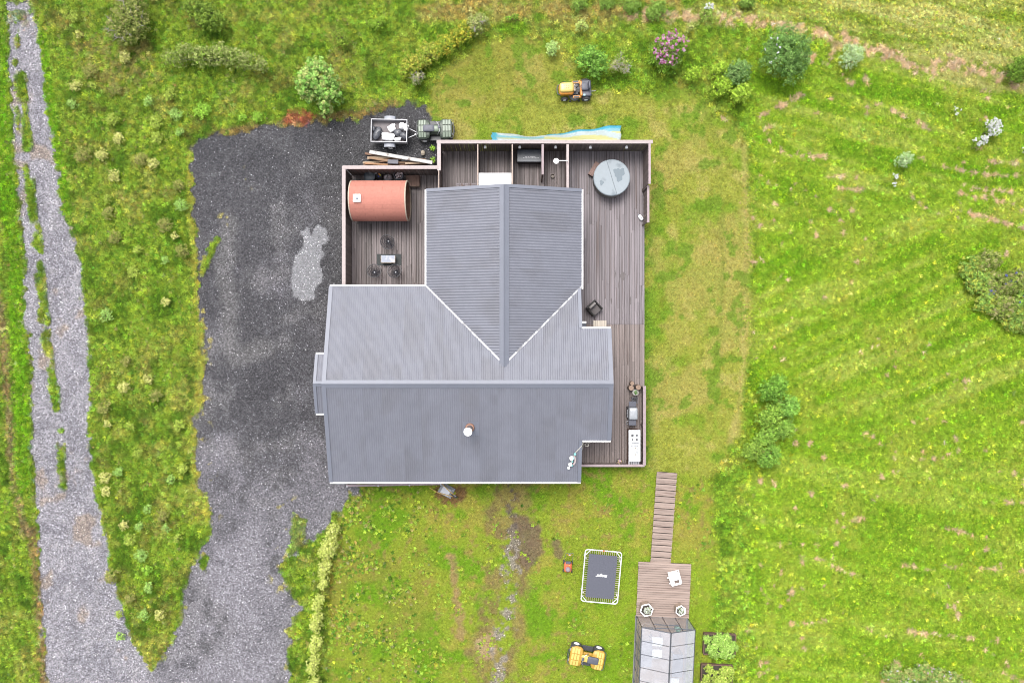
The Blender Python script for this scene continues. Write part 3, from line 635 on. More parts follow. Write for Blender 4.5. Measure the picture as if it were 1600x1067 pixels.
def deck(name, label, x0, x1, runs, z=ZD, pitch=.145):
    d = thing(name, label, 'deck'); n = int(round((x1 - x0) / pitch)); p = (x1 - x0) / n
    for i in range(n):
        x = x0 + p * (i + .5)
        for (ya, yb, m, ln) in runs:
            y = ya; first = True
            while y > yb + .05:
                l = ln * (rnd.uniform(.35, 1) if first else 1); first = False
                e = max(yb, y - l)
                if e - yb < .6: e = yb
                put('plank', plank_mesh(m, .128), d, (x, (y + e) / 2, z - .015 + rnd.uniform(-.003, .003)), rnd.uniform(-.0006, .0006), (1, y - e - .006, 1)); y = e
    ya = max(r_[0] for r_ in runs); yb = min(r_[1] for r_ in runs)
    MB().box(((x0 + x1) / 2, (ya + yb) / 2, (z - .034) / 2 + .0), (x1 - x0 - .02, ya - yb - .02, z - .034)).build('joist_frame', dark_m, d)
    return d
deck('wooden_deck', 'weathered brown plank deck around the red barrel sauna', -9.34, -4.1, [(9.66, 2.72, deck_w, 7.2)])
deck('wooden_deck', 'dark plank deck divided into stalls along the back of the cross gable', -4.05, 3.18, [(11.08, 7.95, deck_w, 5)])
deck('wooden_deck', 'long grey plank deck with the hot tub, armchair and outdoor kitchen', 3.33, 7.72, [(11.08, 1.0, deck_g, 5.2), (.99, -7.12, deck_b, 4.8)])
stain = mat('wet_stain', C(104, 94, 94), .35, 0, .15, 6)
ed = [o for o in bpy.data.objects if o.name.startswith('wooden_deck')][-1]
for (px, py, w, h, sd) in ((973, 431, 9, 13, 1), (961, 428, 2.5, 12, 2), (967, 445, 2, 14, 3), (955, 470, 2, 10, 4), (985, 470, 2, 14, 5)):
    c = P(px, py, ZD); pl = []; rq = random.Random(sd)
    for k in range(22):
        a = 2 * math.pi * k / 22; r_ = rq.uniform(.75, 1.15); pl.append((c.x + w * K * .5 * r_ * math.cos(a), c.y + h * K * .5 * r_ * math.sin(a)))
    MB().prism(pl, ZD + .001, ZD + .006).build('rain_puddle', stain, ed)
# ------------------------------------------------------------------ fences
fence_m = mat('fence_board', (.11, .085, .077), .8, 0, .25, 4, .1, .2, stretch=(6, 6, .6))
cap_m = mat('fence_cap', C(206, 190, 188), .65, 0, .12, 4, .1, .1, stretch=(2, 2, 1))
capd_m = mat('fence_cap_worn', C(188, 168, 172), .65, 0, .14, 4, .1, .1)
def fence_run(parent, a, b_, z0, z1, capw=.2, board=.125, inner=None, capm=None):
    a = Vector((a[0], a[1], 0)); b2 = Vector((b_[0], b_[1], 0)); d = b2 - a; L_ = d.length; d.normalize(); rz = math.atan2(d.y, d.x); n = max(1, int(L_ / board))
    bmh = PLK.setdefault(('fb', round(z1 - z0, 2)), MB().box((0, 0, (z1 - z0) / 2), (board - .008, .022, z1 - z0)).mesh('board', fence_m))
    for i in range(n):
        c = a + d * ((i + .5) * L_ / n); off = Vector((-d.y, d.x, 0)) * (.012 * (i % 2)); put('board', bmh, parent, (c.x + off.x, c.y + off.y, z0), rz)
    MB().box((0, 0, 0), (L_ + capw * .98, capw, .035), ch=.006).build('cap_rail', capm or cap_m, parent).matrix_local = Matrix.Translation((a + b2) / 2 + Vector((0, 0, z1 + .018))) @ Matrix.Rotation(rz, 4, 'Z')
    k = max(2, int(L_ / 1.9) + 1)
    for i in range(k):
        c = a + d * (L_ * i / (k - 1)); nn = Vector((-d.y, d.x, 0)) * .06; MB().box((c.x + nn.x, c.y + nn.y, (z0 + z1) / 2), (.07, .07, z1 - z0 - .01), rz).build('post', fence_m, parent)
ZF = 2.03
f = thing('privacy_fence', 'tall dark board fence enclosing the barrel sauna deck', 'fence')
fence_run(f, (-9.36, 3.1), (-9.36, 9.66), .02, ZF - .035); fence_run(f, (-9.3, 9.68), (-4.2, 9.68), .02, ZF - .03); fence_run(f, (-4.06, 9.6), (-4.06, 10.98), .02, ZF - .04)
f = thing('privacy_fence', 'long tall board fence with pale cap behind the stalls and hot tub', 'fence')
fence_run(f, (-4.1, 11.1), (7.74, 11.1), .02, ZF - .035)
f = thing('privacy_fence', 'stepped board screen beside the round hot tub', 'fence')
fence_run(f, (7.66, 8.82), (7.66, 10.98), .02, ZF - .045, capw=.13, capm=capd_m); fence_run(f, (7.67, 6.75), (7.67, 8.72), .02, 1.55, capw=.13, capm=capd_m)
thin = mat('partition_edge', C(214, 190, 176), .6, 0, .1)
def partition(px, y0, y1, w, label, m):
    t = thing('partition_wall', label, 'partition'); x = P(px, 0, ZF).x
    MB().box((x, (y0 + y1) / 2, (ZD + ZF) / 2 - .02), (w * .55, y1 - y0, ZF - ZD - .06)).build('panel', fence_m, t)
    MB().box((x, (y0 + y1) / 2, ZF - .03), (w, y1 - y0, .04), ch=.005).build('top_edge', m, t)
partition(685.5, 8.1, 9.55, .05, 'thin partition closing the stall next to the wooden crate', thin)
partition(746.5, 8.35, 10.97, .06, 'thin partition along the side of the white sheet roof facing the slatted bench', thin)
partition(800.4, 8.6, 10.97, .06, 'thin partition between the white sheet roof and the black storage box', thin)
partition(848, 9.28, 10.97, .13, 'short thick partition between the black storage box and the shower', capd_m)
partition(887, 8.1, 10.97, .14, 'thick partition between the shower stall and the hot tub deck', cap_m)
# low slatted railing at the outdoor kitchen
f = thing('deck_railing', 'low purple-grey slatted railing around the outdoor kitchen corner', 'railing')
fence_run(f, (7.56, -6.98), (7.56, -2.62), ZD - .2, 1.02, capw=.17, capm=capd_m); fence_run(f, (3.75, -7.08), (7.5, -7.08), ZD - .2, 1.0, capw=.14, capm=capd_m)
# small wall lamps on the fence
lamp_m = mat('lamp_housing', (.75, .75, .76), .4)
for i, (px, lb) in enumerate(((758, 'in the white sheet roof stall'), (812, 'above the black storage box'), (868, 'above the shower'), (922.5, 'behind the hot tub step'), (979, 'behind the hot tub'))):
    p = P(px, 230.5, 1.35); t = thing('wall_lamp', 'small white square wall lamp on the fence ' + lb, 'lamp', (p.x, 11.055, 1.3), 0, 'wall lamps along the board fence')
    MB().box((0, -.02, 0), (.1, .05, .16)).build('back_plate', lamp_m, t); MB().box((0, -.085, .03), (.14, .1, .09), ch=.01).build('housing', white_m, t)

# ------------------------------------------------------------------ shrubs and trees
LEAF = attr_mat('leaves', 'GEOMETRY', .65, .3)
bark_m = mat('bark', (.10, .08, .065), .9, 0, .25, 12, .3)
twig_m = mat('dead_twigs', (.26, .23, .22), .9, 0, .2, 12)
def leaf_mesh(name, Pn, Nn, size, col, aspect=.5):
    """one folded leaf (two quads' worth of triangles) at every point"""
    n = len(Pn); up = rng.normal(0, 1, (n, 3)); t = np.cross(Nn, up); t /= np.linalg.norm(t, axis=1, keepdims=True) + 1e-9; s_ = np.cross(Nn, t)
    l = (size * rng.uniform(.6, 1.35, n))[:, None]; w = l * aspect
    dr = Nn * l * .16
    V = np.stack([Pn - t * l * .5, Pn + s_ * w * .5 - dr, Pn + t * l * .5 - dr * .6, Pn - s_ * w * .5 - dr], 1).reshape(-1, 3)
    b0 = np.arange(n)[:, None] * 4; F = np.concatenate([b0 + np.array([[0, 1, 2]]), b0 + np.array([[0, 2, 3]])], 1).reshape(-1, 3)
    me = bpy.data.meshes.new(name); me.vertices.add(len(V)); me.vertices.foreach_set('co', V.astype(np.float32).ravel())
    me.loops.add(F.size); me.loops.foreach_set('vertex_index', F.astype(np.int32).ravel()); me.polygons.add(len(F)); me.polygons.foreach_set('loop_start', np.arange(0, F.size, 3, dtype=np.int32))
    a = me.attributes.new('col', 'FLOAT_COLOR', 'POINT'); cc = np.repeat(np.concatenate([col, np.ones((n, 1))], -1), 4, 0); a.data.foreach_set('color', cc.astype(np.float32).ravel())
    me.update(calc_edges=True); me.materials.append(LEAF); return me
def crown_points(lobes, n, clump, up=.45):
    """lobes: (x,y,z,rx,ry,rz); leaves gathered in clumps on and inside the lobes"""
    vol = np.array([l[3] * l[4] + l[3] * l[5] for l in lobes]); vol /= vol.sum(); Ps = []; Ns = []; ids = []; cid = 0
    for l, v in zip(lobes, vol):
        k = max(4, int(n * v / clump)); d = rng.normal(0, 1, (k, 3)); d[:, 2] = np.abs(d[:, 2]) * 1.0 + rng.normal(0, .3, k); d /= np.linalg.norm(d, axis=1, keepdims=True)
        r = rng.uniform(.55, 1.06, k)[:, None]; ctr = d * r * np.array(l[3:6]) + np.array(l[:3])
        cr = .28 * min(l[3], l[4]) * rng.uniform(.6, 1.2, k) * (6.0 / max(6, k ** .5))
        for j in range(k):
            m = max(3, int(clump * rng.uniform(.6, 1.4))); q = rng.normal(0, 1, (m, 3)); q /= np.linalg.norm(q, axis=1, keepdims=True); q *= rng.uniform(.3, 1, m)[:, None] ** .5
            Ps.append(ctr[j] + q * cr[j] * np.array([1, 1, .7])); nn = q * .7 + d[j] * .5 + np.array([0, 0, up]) + rng.normal(0, .35, (m, 3)); Ns.append(nn / np.linalg.norm(nn, axis=1, keepdims=True)); ids.append(np.full(m, cid)); cid += 1
    return np.concatenate(Ps), np.concatenate(Ns), np.concatenate(ids), cid
def shrub(name, label, cat, px, py, lobes_px, height, n, size, cols, clump=14, aspect=.5, group=None, flowers=None, stems=5, dead=0, up=.45, br=.2, crown='crown'):
    """lobes_px: list of (dx,dy,r[,ry]) in photo pixels around px,py"""
    b0 = P(px, py, 0); t = thing(name, label, cat, (b0.x, b0.y, float(relief(np.array([float(px)]), np.array([float(py)]))[0]) - .02), 0, group)
    lobes = []
    for q in lobes_px:
        rx = q[2] * K * .97; ry = (q[3] if len(q) > 3 else q[2]) * K * .97; hz = height * min(1.0, .55 + .45 * max(rx, ry) / (max(l[2] for l in lobes_px) * K))
        lobes.append((q[0] * K * .97, -q[1] * K * .97, hz * .5, rx, ry, hz * .5))
    n = int(n * 2.6); size = size * 1.05; height = height * 1.1; Pn, Nn, ids, nc = crown_points(lobes, n, clump, up)
    Pn[:, 2] = np.maximum(Pn[:, 2], .04)
    cl = np.array([C(*c) for c in cols]); pick = rng.integers(0, len(cl), nc); base = cl[pick][ids]; alt = cl[rng.integers(0, len(cl), len(Pn))]; base = base * .65 + alt * .35
    cb = np.exp(rng.normal(0, br, nc))[ids][:, None]; lb = np.exp(rng.normal(0, br, len(Pn)))[:, None]
    me = leaf_mesh(crown, Pn, Nn, size, np.clip(base * np.array([2.0, 2.12, 1.5]) * cb * lb, .003, .75), aspect); put(crown, me, t)
    tr = MB(); rr_ = random.Random(int(px * 7 + py))
    for i in range(stems):
        l = lobes[i % len(lobes)]; a = rr_.uniform(0, 6.28); e = Vector((l[0] + .55 * l[3] * math.cos(a), l[1] + .55 * l[4] * math.sin(a), l[2] + l[5] * .6)); mid = Vector((e.x * .35, e.y * .35, e.z * .45)); r0 = .012 + .02 * min(1.5, height) / 1.5
        tr.tube([(rr_.uniform(-.05, .05), rr_.uniform(-.05, .05), -.05), mid, e], [r0, r0 * .7, r0 * .3], 5)
        for k in range(2):
            a2 = rr_.uniform(0, 6.28); e2 = mid.lerp(e, .4) + Vector((math.cos(a2) * l[3] * .35, math.sin(a2) * l[4] * .35, l[5] * .45)); tr.tube([mid.lerp(e, .4), e2], [r0 * .5, r0 * .2], 4)
    tr.build('trunk', bark_m, t)
    if dead:
        dt = MB()
        for i in range(dead):
            l = rr_.choice(lobes); a = rr_.uniform(0, 6.28); e = Vector((l[0] + l[3] * .9 * math.cos(a), l[1] + l[4] * .9 * math.sin(a), l[2] + l[5] * rr_.uniform(.7, 1.15))); s0 = Vector((l[0], l[1], l[2] * 1.0)) + Vector((rr_.uniform(-.1, .1), rr_.uniform(-.1, .1), .1)); m_ = s0.lerp(e, .55) + Vector((rr_.uniform(-.08, .08), rr_.uniform(-.08, .08), .1))
            dt.tube([s0, m_, e], [.02, .014, .006], 4); 
            for k in range(3): dt.tube([m_.lerp(e, .2 * k), m_.lerp(e, .2 * k) + Vector((rr_.uniform(-.25, .25), rr_.uniform(-.25, .25), rr_.uniform(0, .2)))], [.009, .004], 4)
        dt.build('dead_branches', twig_m, t)
    if flowers:
        fc, nf, fs, fn = flowers; top = Pn[(Nn[:, 2] > .1) & (Pn[:, 2] > np.quantile(Pn[:, 2], .45))]; 
        if fn: top = top[fn(top)]
        sel_ = top[rng.integers(0, len(top), nf)]; sel_ = sel_ + np.array([0, 0, .05]); Fp = []; 
        for q in sel_: Fp.append(q + rng.normal(0, fs * .35, (7, 3)) * np.array([1, 1, 1.2]) + np.array([0, 0, .03]))
        Fp = np.concatenate(Fp); Fn = rng.normal(0, .5, (len(Fp), 3)) + np.array([0, 0, 1.0]); Fn /= np.linalg.norm(Fn, axis=1, keepdims=True)
        fcl = np.array([C(*c) for c in fc])[rng.integers(0, len(fc), len(Fp))]; put('flowers', leaf_mesh('flowers', Fp, Fn, fs, np.clip(fcl * 1.25, 0, .85), .8), t)
    return t
G1 = [(128, 168, 88), (150, 186, 104), (104, 146, 70)]; GW = [(118, 148, 96), (138, 164, 110), (92, 126, 70)]; GY = [(150, 178, 60), (172, 192, 78), (118, 152, 44)]
OL = [(122, 134, 66), (142, 148, 88), (92, 110, 44), (150, 142, 104)]; SV = [(170, 190, 158), (192, 206, 182), (140, 168, 128)]; DG = [(94, 138, 44), (120, 160, 58), (72, 112, 34)]
shrub('leafy_tree', 'light green leafy tree overhanging the edge of the dark driveway', 'tree', 510, 146, [(0, 0, 30), (-14, 4, 22), (14, 12, 22), (-2, -18, 22), (10, 30, 12), (-26, -16, 8), (6, 42, 7)], 3.0, 3600, .13, [(132, 172, 96), (156, 190, 112), (112, 154, 76), (170, 168, 120)], 16, .55)
shrub('willow_shrub', 'large round grey-green willow shrub with dense knobbly foliage', 'shrub', 1217, 98, [(0, 0, 34), (-8, -20, 26), (14, -8, 26), (-14, 10, 26), (8, 26, 20), (16, 14, 22), (-20, -4, 20)], 2.4, 6500, .085, [(108, 142, 80), (130, 160, 98), (84, 118, 60)], 20, .45, flowers=([(240, 240, 245)], 10, .09, lambda p: (p[:, 0] < -.6) & (p[:, 1] > -.8)))
shrub('lilac_bush', 'round lilac bush covered in pink flower clusters', 'lilac', 1038, 91, [(0, 0, 27), (-8, 6, 22), (8, -6, 24), (2, 14, 20), (-12, -8, 18)], 1.9, 2900, .09, [(112, 146, 52), (140, 166, 78), (92, 126, 44)], 14, .55, flowers=([(232, 170, 206), (216, 140, 186), (240, 200, 222), (206, 110, 160)], 135, .12, None))
shrub('young_shrub', 'small yellow-green shrub beside the pink lilac', 'shrub', 1079, 122, [(0, 0, 12), (-6, 4, 9), (6, -4, 9)], 1.0, 700, .075, GY, 12)
for (x, y, r, cs, nm, lb) in ((1116, 118, 14, GY, 'shrub', 'yellow-green shrub on the house side of the dark shrub group'), (1146, 122, 21, GW, 'shrub', 'grey-green rounded shrub at the heart of the shrub group'), (1121, 144, 16, GY, 'shrub', 'yellow-green shrub at the mown lawn corner of the shrub group'), (1151, 153, 16, [(162, 188, 70), (184, 204, 92), (128, 160, 50)], 'shrub', 'bright yellow-green shrub at the field side of the shrub group')):
    shrub('garden_shrub', lb, nm, x, y, [(0, 0, r), (-r * .4, r * .2, r * .7), (r * .4, -r * .3, r * .7)], 1.3, int(r * r * 4.2), .08, cs, 12, group='shrubs of the lawn corner group')
shrub('silver_willow', 'pale silvery willow bush with an upright crown beyond the round willow', 'shrub', 1322, 97, [(0, 0, 17), (-8, 6, 12), (8, -6, 13), (-4, -10, 12)], 1.3, 1500, .075, SV, 12, .3)
shrub('silver_willow', 'small silvery bush standing alone in the field', 'shrub', 1405, 254, [(0, 0, 12), (5, -4, 10), (-6, 2, 9)], 1.0, 800, .075, SV, 12, .3)
shrub('flowering_bush', 'spreading bush covered in white blossom in the field', 'bush', 1534, 212, [(6, -6, 13, 15), (-10, 10, 12, 10), (10, -14, 9), (-14, 18, 7)], .8, 700, .07, [(150, 176, 70), (120, 150, 60)], 12, .5, flowers=([(250, 250, 250), (240, 242, 236)], 130, .1, None))
shrub('flowering_plant', 'low plant with a few white flowers near the silvery field bush', 'plant', 1396, 277, [(0, 0, 5), (-2, 14, 5)], .3, 80, .06, GY, 8, flowers=([(250, 250, 250)], 14, .07, None), stems=2)
shrub('flowering_plant', 'low plant with white flowers beside the white blossom bush', 'plant', 1596, 236, [(0, 0, 7)], .35, 80, .06, GY, 8, flowers=([(250, 250, 250)], 14, .07, None), stems=2)
shrub('flowering_plant', 'tuft with tiny white flowers on the bank beside the ditch', 'plant', 1490, 176, [(0, 0, 6, 10)], .35, 90, .06, GY, 8, flowers=([(250, 250, 250)], 9, .06, None), stems=2)
shrub('grass_tussock', 'dark green bushy tussock on the bare ditch bank', 'tussock', 1584, 114, [(0, 0, 22), (8, -8, 16), (-8, 6, 15)], .9, 1500, .13, [(104, 136, 44), (126, 152, 64), (82, 112, 36)], 12, .16, stems=3)
shrub('garden_shrub', 'leafy green shrub behind the orange riding mower', 'shrub', 924, 103, [(0, 0, 22), (-8, -8, 16), (10, 8, 17), (4, 18, 11), (-14, 2, 14)], 1.5, 2200, .095, [(116, 158, 70), (142, 182, 92), (96, 134, 56)], 13)
shrub('dead_shrub', 'half dead twiggy grey shrub next to the leafy shrub by the mower', 'shrub', 966, 104, [(0, 0, 13), (-6, 6, 10), (8, 10, 11)], 1.1, 450, .07, [(150, 150, 110), (120, 150, 60), (170, 158, 140)], 9, dead=14)
shrub('garden_shrub', 'small pale leafed shrub between the open lawn and the leafy shrub', 'shrub', 863, 79, [(0, 0, 11), (-2, 8, 9)], .9, 480, .075, [(150, 176, 112), (174, 192, 140)], 10)
shrub('sapling', 'small pale sapling with sparse leaves standing in rough grass', 'sapling', 907, 46, [(0, 0, 9), (-5, 4, 6), (6, 2, 6)], .9, 300, .075, [(160, 178, 106), (184, 192, 130)], 8)
shrub('sapling', 'low sapling with dark leaves beside the rough bank', 'sapling', 799, 31, [(-6, 2, 7, 4), (6, -1, 8, 4)], .5, 180, .085, [(110, 150, 50), (140, 172, 70)], 8)
shrub('thorny_shrub', 'large olive shrub with bare grey branches by the gravel road', 'shrub', 207, 36, [(10, 4, 30, 28), (24, 14, 22), (-8, 22, 24, 18), (16, -18, 22), (2, 30, 18)], 1.7, 3600, .095, OL, 13, dead=16)
shrub('thorny_shrub', 'dark olive shrub among the tall grass behind the driveway', 'shrub', 332, 30, [(0, 6, 26, 22), (-18, -12, 20), (14, 12, 18)], 1.5, 2600, .09, [(112, 136, 52), (132, 152, 66), (84, 108, 36)], 13)
shrub('willow_hedge', 'long dull grey-green hedge behind the driveway', 'hedge', 345, 96, [(-66, 4, 20, 14), (-42, -6, 22, 16), (-18, 2, 22, 18), (6, -2, 22, 20), (32, 4, 22, 18), (56, 8, 20, 15), (74, 14, 12, 10)], 1.3, 5200, .085, [(142, 150, 96), (168, 168, 124), (112, 128, 66), (124, 150, 60)], 13, .4)
shrub('garden_shrub', 'olive bush with a dark heart in the bright grass behind the leafy tree', 'shrub', 534, 66, [(0, 0, 14, 17), (8, 8, 9)], .9, 700, .08, [(106, 132, 40), (134, 150, 66)], 11)
shrub('garden_shrub', 'small shrub in the grass between two larger ones behind the driveway', 'shrub', 590, 44, [(0, 0, 13, 10), (8, -8, 8)], .7, 420, .075, [(120, 152, 48), (140, 164, 68)], 10)
for i, (x, y, r, cs, lb, dd) in enumerate(((745, 45, 17, [(150, 154, 104), (126, 146, 76), (168, 162, 128)], 'greyish shrub at the high end of the rose hedge', 5), (722, 58, 19, [(150, 160, 60), (196, 176, 70), (112, 144, 48)], 'yellow-flecked rose shrub next to the greyish end shrub', 0), (696, 78, 19, [(140, 156, 58), (188, 168, 66), (112, 144, 48)], 'yellow-flecked rose shrub in the middle of the rose hedge', 0), (670, 92, 20, [(134, 158, 60), (158, 160, 90), (176, 166, 70)], 'olive green rose shrub in the rose hedge next to the lawn', 0), (645, 110, 19, [(128, 152, 56), (170, 160, 76)], 'broad rose shrub at the low end of the rose hedge', 0), (655, 130, 10, [(160, 150, 132), (120, 146, 64)], 'half bare shrub at the foot of the rose hedge', 8))):
    shrub('rose_shrub', lb, 'shrub', x, y, [(0, 0, r), (-r * .4, r * .4, r * .7), (r * .5, -r * .3, r * .7)], 1.1, int(r * r * 3.6), .08, cs, 11, group='shrubs of the rose hedge', dead=dd)
# shrubs east of the lawn
for (x, y, r, cs, lb, h) in ((1200, 606, 22, [(112, 152, 62), (138, 176, 82), (88, 128, 46)], 'rounded green willow at the house end of the row edging the field', 1.6), (1222, 634, 18, [(116, 158, 74), (140, 178, 92)], 'green willow on the field side of the edging row', 1.5), (1196, 648, 20, [(128, 158, 66), (156, 184, 88), (92, 128, 48)], 'yellow-green willow in the middle of the edging row', 1.5), (1216, 668, 17, [(116, 152, 66), (142, 172, 84)], 'green willow behind the middle of the edging row', 1.4), (1192, 678, 16, [(120, 156, 68), (146, 176, 86)], 'smaller green willow past the middle of the edging row', 1.3), (1171, 700, 17, [(134, 160, 70), (160, 184, 92), (98, 130, 52)], 'pale green willow at the end of the edging row by the lawn', 1.3), (1194, 710, 18, [(110, 150, 64), (134, 168, 80)], 'dark green willow at the end of the edging row by the field', 1.4)):
    shrub('edging_willow', lb, 'shrub', x, y, [(0, 0, r), (-r * .4, r * .25, r * .7), (r * .35, -r * .4, r * .72)], h, int(r * r * 4.4), .08, cs, 14, group='willows edging the field')
# flower beds as planted clumps
BEDL = ('brown-leaved clump at the lawn-side tip of the field flower bed', 'green clump on the hay-row side of the field flower bed', 'pale clump behind the tip of the field flower bed', 'blue-flowered clump in the middle of the field flower bed', 'leafy clump on the open field side of the flower bed', 'yellowish clump next to the outer edge of the flower bed', 'low clump at the outer corner of the flower bed', 'blue-flowered clump on the hay-row side of the flower bed', 'blue-flowered clump deep in the flower bed', 'brownish clump at the far outer end of the flower bed')
for i, (x, y, r) in enumerate(((1512, 418, 20), (1536, 410, 20), (1524, 440, 22), (1550, 445, 24), (1536, 470, 20), (1562, 480, 22), (1580, 500, 20), (1580, 440, 22), (1595, 470, 20), (1600, 505, 18))):
    shrub('perennial_clump', BEDL[i], 'plant', x, y, [(0, 0, r), (-r * .4, r * .3, r * .7), (r * .5, -r * .2, r * .7)], .7, int(r * r * 1.9), .16, [(120, 138, 62), (146, 156, 84), (96, 116, 46), (162, 150, 122)] if i % 2 else [(112, 146, 72), (132, 160, 82), (160, 158, 72)], 9, .28, group='clumps of the flower bed in the field', flowers=([(96, 110, 170), (120, 130, 190)], 6, .09, None) if i in (3, 7, 8) else None, stems=2)
OVL = ('white-flecked clump at the house-side end of the overgrown bed', 'dark green clump second from the house-side end of the overgrown bed', 'pinkish clump on the hay side of the overgrown bed', 'broadest tangled clump of the overgrown bed', 'brownish clump beside the broadest one in the overgrown bed', 'small clump on the outer side of the overgrown bed near its house-side end', 'last small clump at the far end of the overgrown bed')
for i, (x, y, r) in enumerate(((1390, 1048, 16), (1412, 1056, 18), (1436, 1046, 18), (1458, 1056, 20), (1480, 1060, 16), (1402, 1068, 14), (1500, 1068, 14))):
    shrub('perennial_clump', OVL[i], 'plant', x, y, [(0, 0, r), (-r * .4, r * .3, r * .7), (r * .5, -r * .2, r * .7)], .6, int(r * r * 2.2), .13, [(104, 142, 78), (140, 166, 88), (164, 150, 110)], 9, .3, group='clumps of the overgrown bed', flowers=([(235, 235, 240), (214, 180, 180)], 5, .08, None), stems=2)
# tussocks along the ditch
for (x, y, r, lb) in ((984, 12, 16, 'green tussock on the ditch bank next to a wider tussock'), (1024, 20, 17, 'greyish green broad tussock on the ditch bank behind the lilac'), (1164, 6, 13, 'dense green tussock on the bare patch of the ditch bank'), (905, 10, 13, 'small bright tussock on the rough bank far behind the mower'), (948, 8, 13, 'grey-green tussock on the rough bank behind the mower')):
    shrub('grass_tussock', lb, 'tussock', x, y, [(0, 0, r), (-r * .3, r * .3, r * .7), (r * .3, -r * .3, r * .7)], .6, int(r * r * 3), .14, [(132, 160, 80), (150, 176, 96), (108, 140, 56)], 10, .14, group='tussocks along the ditch', stems=2)
shrub('flowering_bush', 'small bush with a white flowering top near the ditch', 'bush', 1101, 24, [(0, 4, 12), (2, -6, 9)], .7, 480, .075, [(130, 156, 70), (156, 176, 96)], 10, flowers=([(250, 250, 250)], 16, .09, lambda p: p[:, 1] > .1), stems=3)
shrub('sapling', 'thin pale sapling between the lilac and the ditch', 'sapling', 1077, 46, [(0, 0, 7), (-6, 8, 5)], .7, 170, .07, [(176, 176, 124), (150, 166, 80)], 8, stems=3)
# clipped pale hedge along the driveway
for i, (x, y, rx, ry, lb) in enumerate(((524, 826, 11, 14, 'end bush of the pale hedge next to the house'), (517, 852, 16, 15, 'widest bush of the pale hedge with feathery shoots'), (512, 882, 11, 16, 'pale hedge bush on the house side of the hedge gap'), (510, 905, 9, 10, 'small pale hedge bush standing right at the hedge gap'), (502, 935, 10, 14, 'pale hedge bush along the weedy driveway edge, first after the gap'), (499, 965, 11, 17, 'pale hedge bush along the weedy driveway edge, second after the gap'), (498, 998, 11, 17, 'pale hedge bush along the weedy driveway edge, third after the gap'), (494, 1030, 11, 17, 'pale hedge bush along the weedy driveway edge, fourth after the gap'), (493, 1062, 11, 17, 'pale hedge bush along the weedy driveway edge, fifth after the gap'))):
    shrub('hedge_bush', lb, 'hedge', x, y, [(0, 0, rx, ry), (-rx * .3, ry * .4, rx * .8), (rx * .3, -ry * .4, rx * .8)], 1.1, int(rx * ry * 5.5), .07, [(196, 200, 124), (212, 210, 148), (164, 176, 92)], 11, .32, group='bushes of the pale hedge', stems=3)
# seedling shrubs dotted over the bank between road and driveway
bank = []
tries = 0
while len(bank) < 64 and tries < 4000:
    tries += 1; y = rnd.uniform(-5, 1000); t_ = (y - 100) / 900; x = rnd.uniform(110 + max(0, t_) * 75, 290 - max(0, (y - 850)) * .3)
    if y > 860 and x > 255: continue
    if any(math.hypot(x - a, y - b_) < 20 for a, b_ in bank) or math.hypot(x - 205, y - 38) < 50 or (y < 115 and x > 255): continue
    bank.append((x, y))
SEEDC = [[(194, 188, 130), (176, 180, 104), (208, 198, 150)], [(150, 168, 78), (172, 182, 96)], [(160, 150, 104), (126, 138, 68)], [(140, 176, 100), (166, 190, 120)]]
for i, (x, y) in enumerate(bank):
    k = i % 4; r = rnd.uniform(6, 11) * (1.3 if k == 2 else 1)
    kind_ = ('straw-coloured willow seedling', 'yellow-green willow seedling', 'brownish low bush', 'light green leafy plant')[k]
    edge_l = 40 + 110 * max(0, min(1, (y - 20) / 800)) + 40; fx = (x - edge_l) / max(20, 300 - edge_l)
    where = 'near the gravel road' if fx < .38 else ('midway across the bank' if fx < .7 else 'near the driveway edge')
    sec = ('beyond the driveway back edge' if y < 205 else 'level with the barrel sauna' if y < 350 else 'level with the pale driveway patch' if y < 470 else 'level with the entry canopy' if y < 600 else 'level with the chimney' if y < 745 else 'where the bank narrows')
    shrub('seedling_willow', '%s %s, %s' % (kind_, where, sec), 'plant', x, y, [(0, 0, r), (rnd.uniform(-5, 5), rnd.uniform(-5, 5), r * .7)], .55, int(r * r * 3), .075, SEEDC[k], 8, .42, group='seedlings and bushes on the weedy bank', stems=2)
for (x, y, r, lb) in ((404, 185, 9, 'small bright bush at the back edge of the driveway'), (380, 186, 7, 'low bright plant at the back edge of the driveway near the hedge'), (318, 175, 14, 'yellow-green bush at the back corner of the driveway'), (677, 252, 5, 'small green weed growing by the timber pile'), (233, 889, 8, 'star-shaped green weed on the tip of the bank'), (676, 233, 5, 'little weed on the bare strip beside the board fence'), (1080, 1010, 3, 'tiny weed beside the greenhouse')):
    shrub('weed_plant', lb, 'plant', x, y, [(0, 0, r), (r * .3, -r * .2, r * .7)], .4, max(60, int(r * r * 3)), .1, [(128, 170, 60), (158, 190, 84)], 9, .35, stems=2)

# ------------------------------------------------------------------ shared object materials
black_m = mat('black_plastic', (.025, .026, .03), .5, 0, .2, 12)
dgrey_m = mat('dark_grey_plastic', C(96, 98, 112), .55, 0, .1, 10)
lgrey_m = mat('light_grey_plastic', C(170, 174, 186), .45, 0, .08, 10)
rub_m = mat('tyre_rubber', (.03, .03, .032), .85, 0, .2, 20)
rim_m = mat('wheel_rim', (.75, .75, .75), .4, .2, .05)
steel_m = mat('steel', (.5, .5, .5), .3, .9)
galv_m = mat('galvanised_steel', C(214, 214, 220), .45, .3, .08, 10)
wood_m = mat('raw_timber', C(190, 160, 130), .8, 0, .2, 5, .1, .15, stretch=(1, 8, 8))
brown_m = mat('brown_timber', C(122, 92, 78), .75, 0, .22, 6, .1, .12)
def T(loc, rz=0): return Matrix.Translation(loc) @ Matrix.Rotation(rz, 4, 'Z')
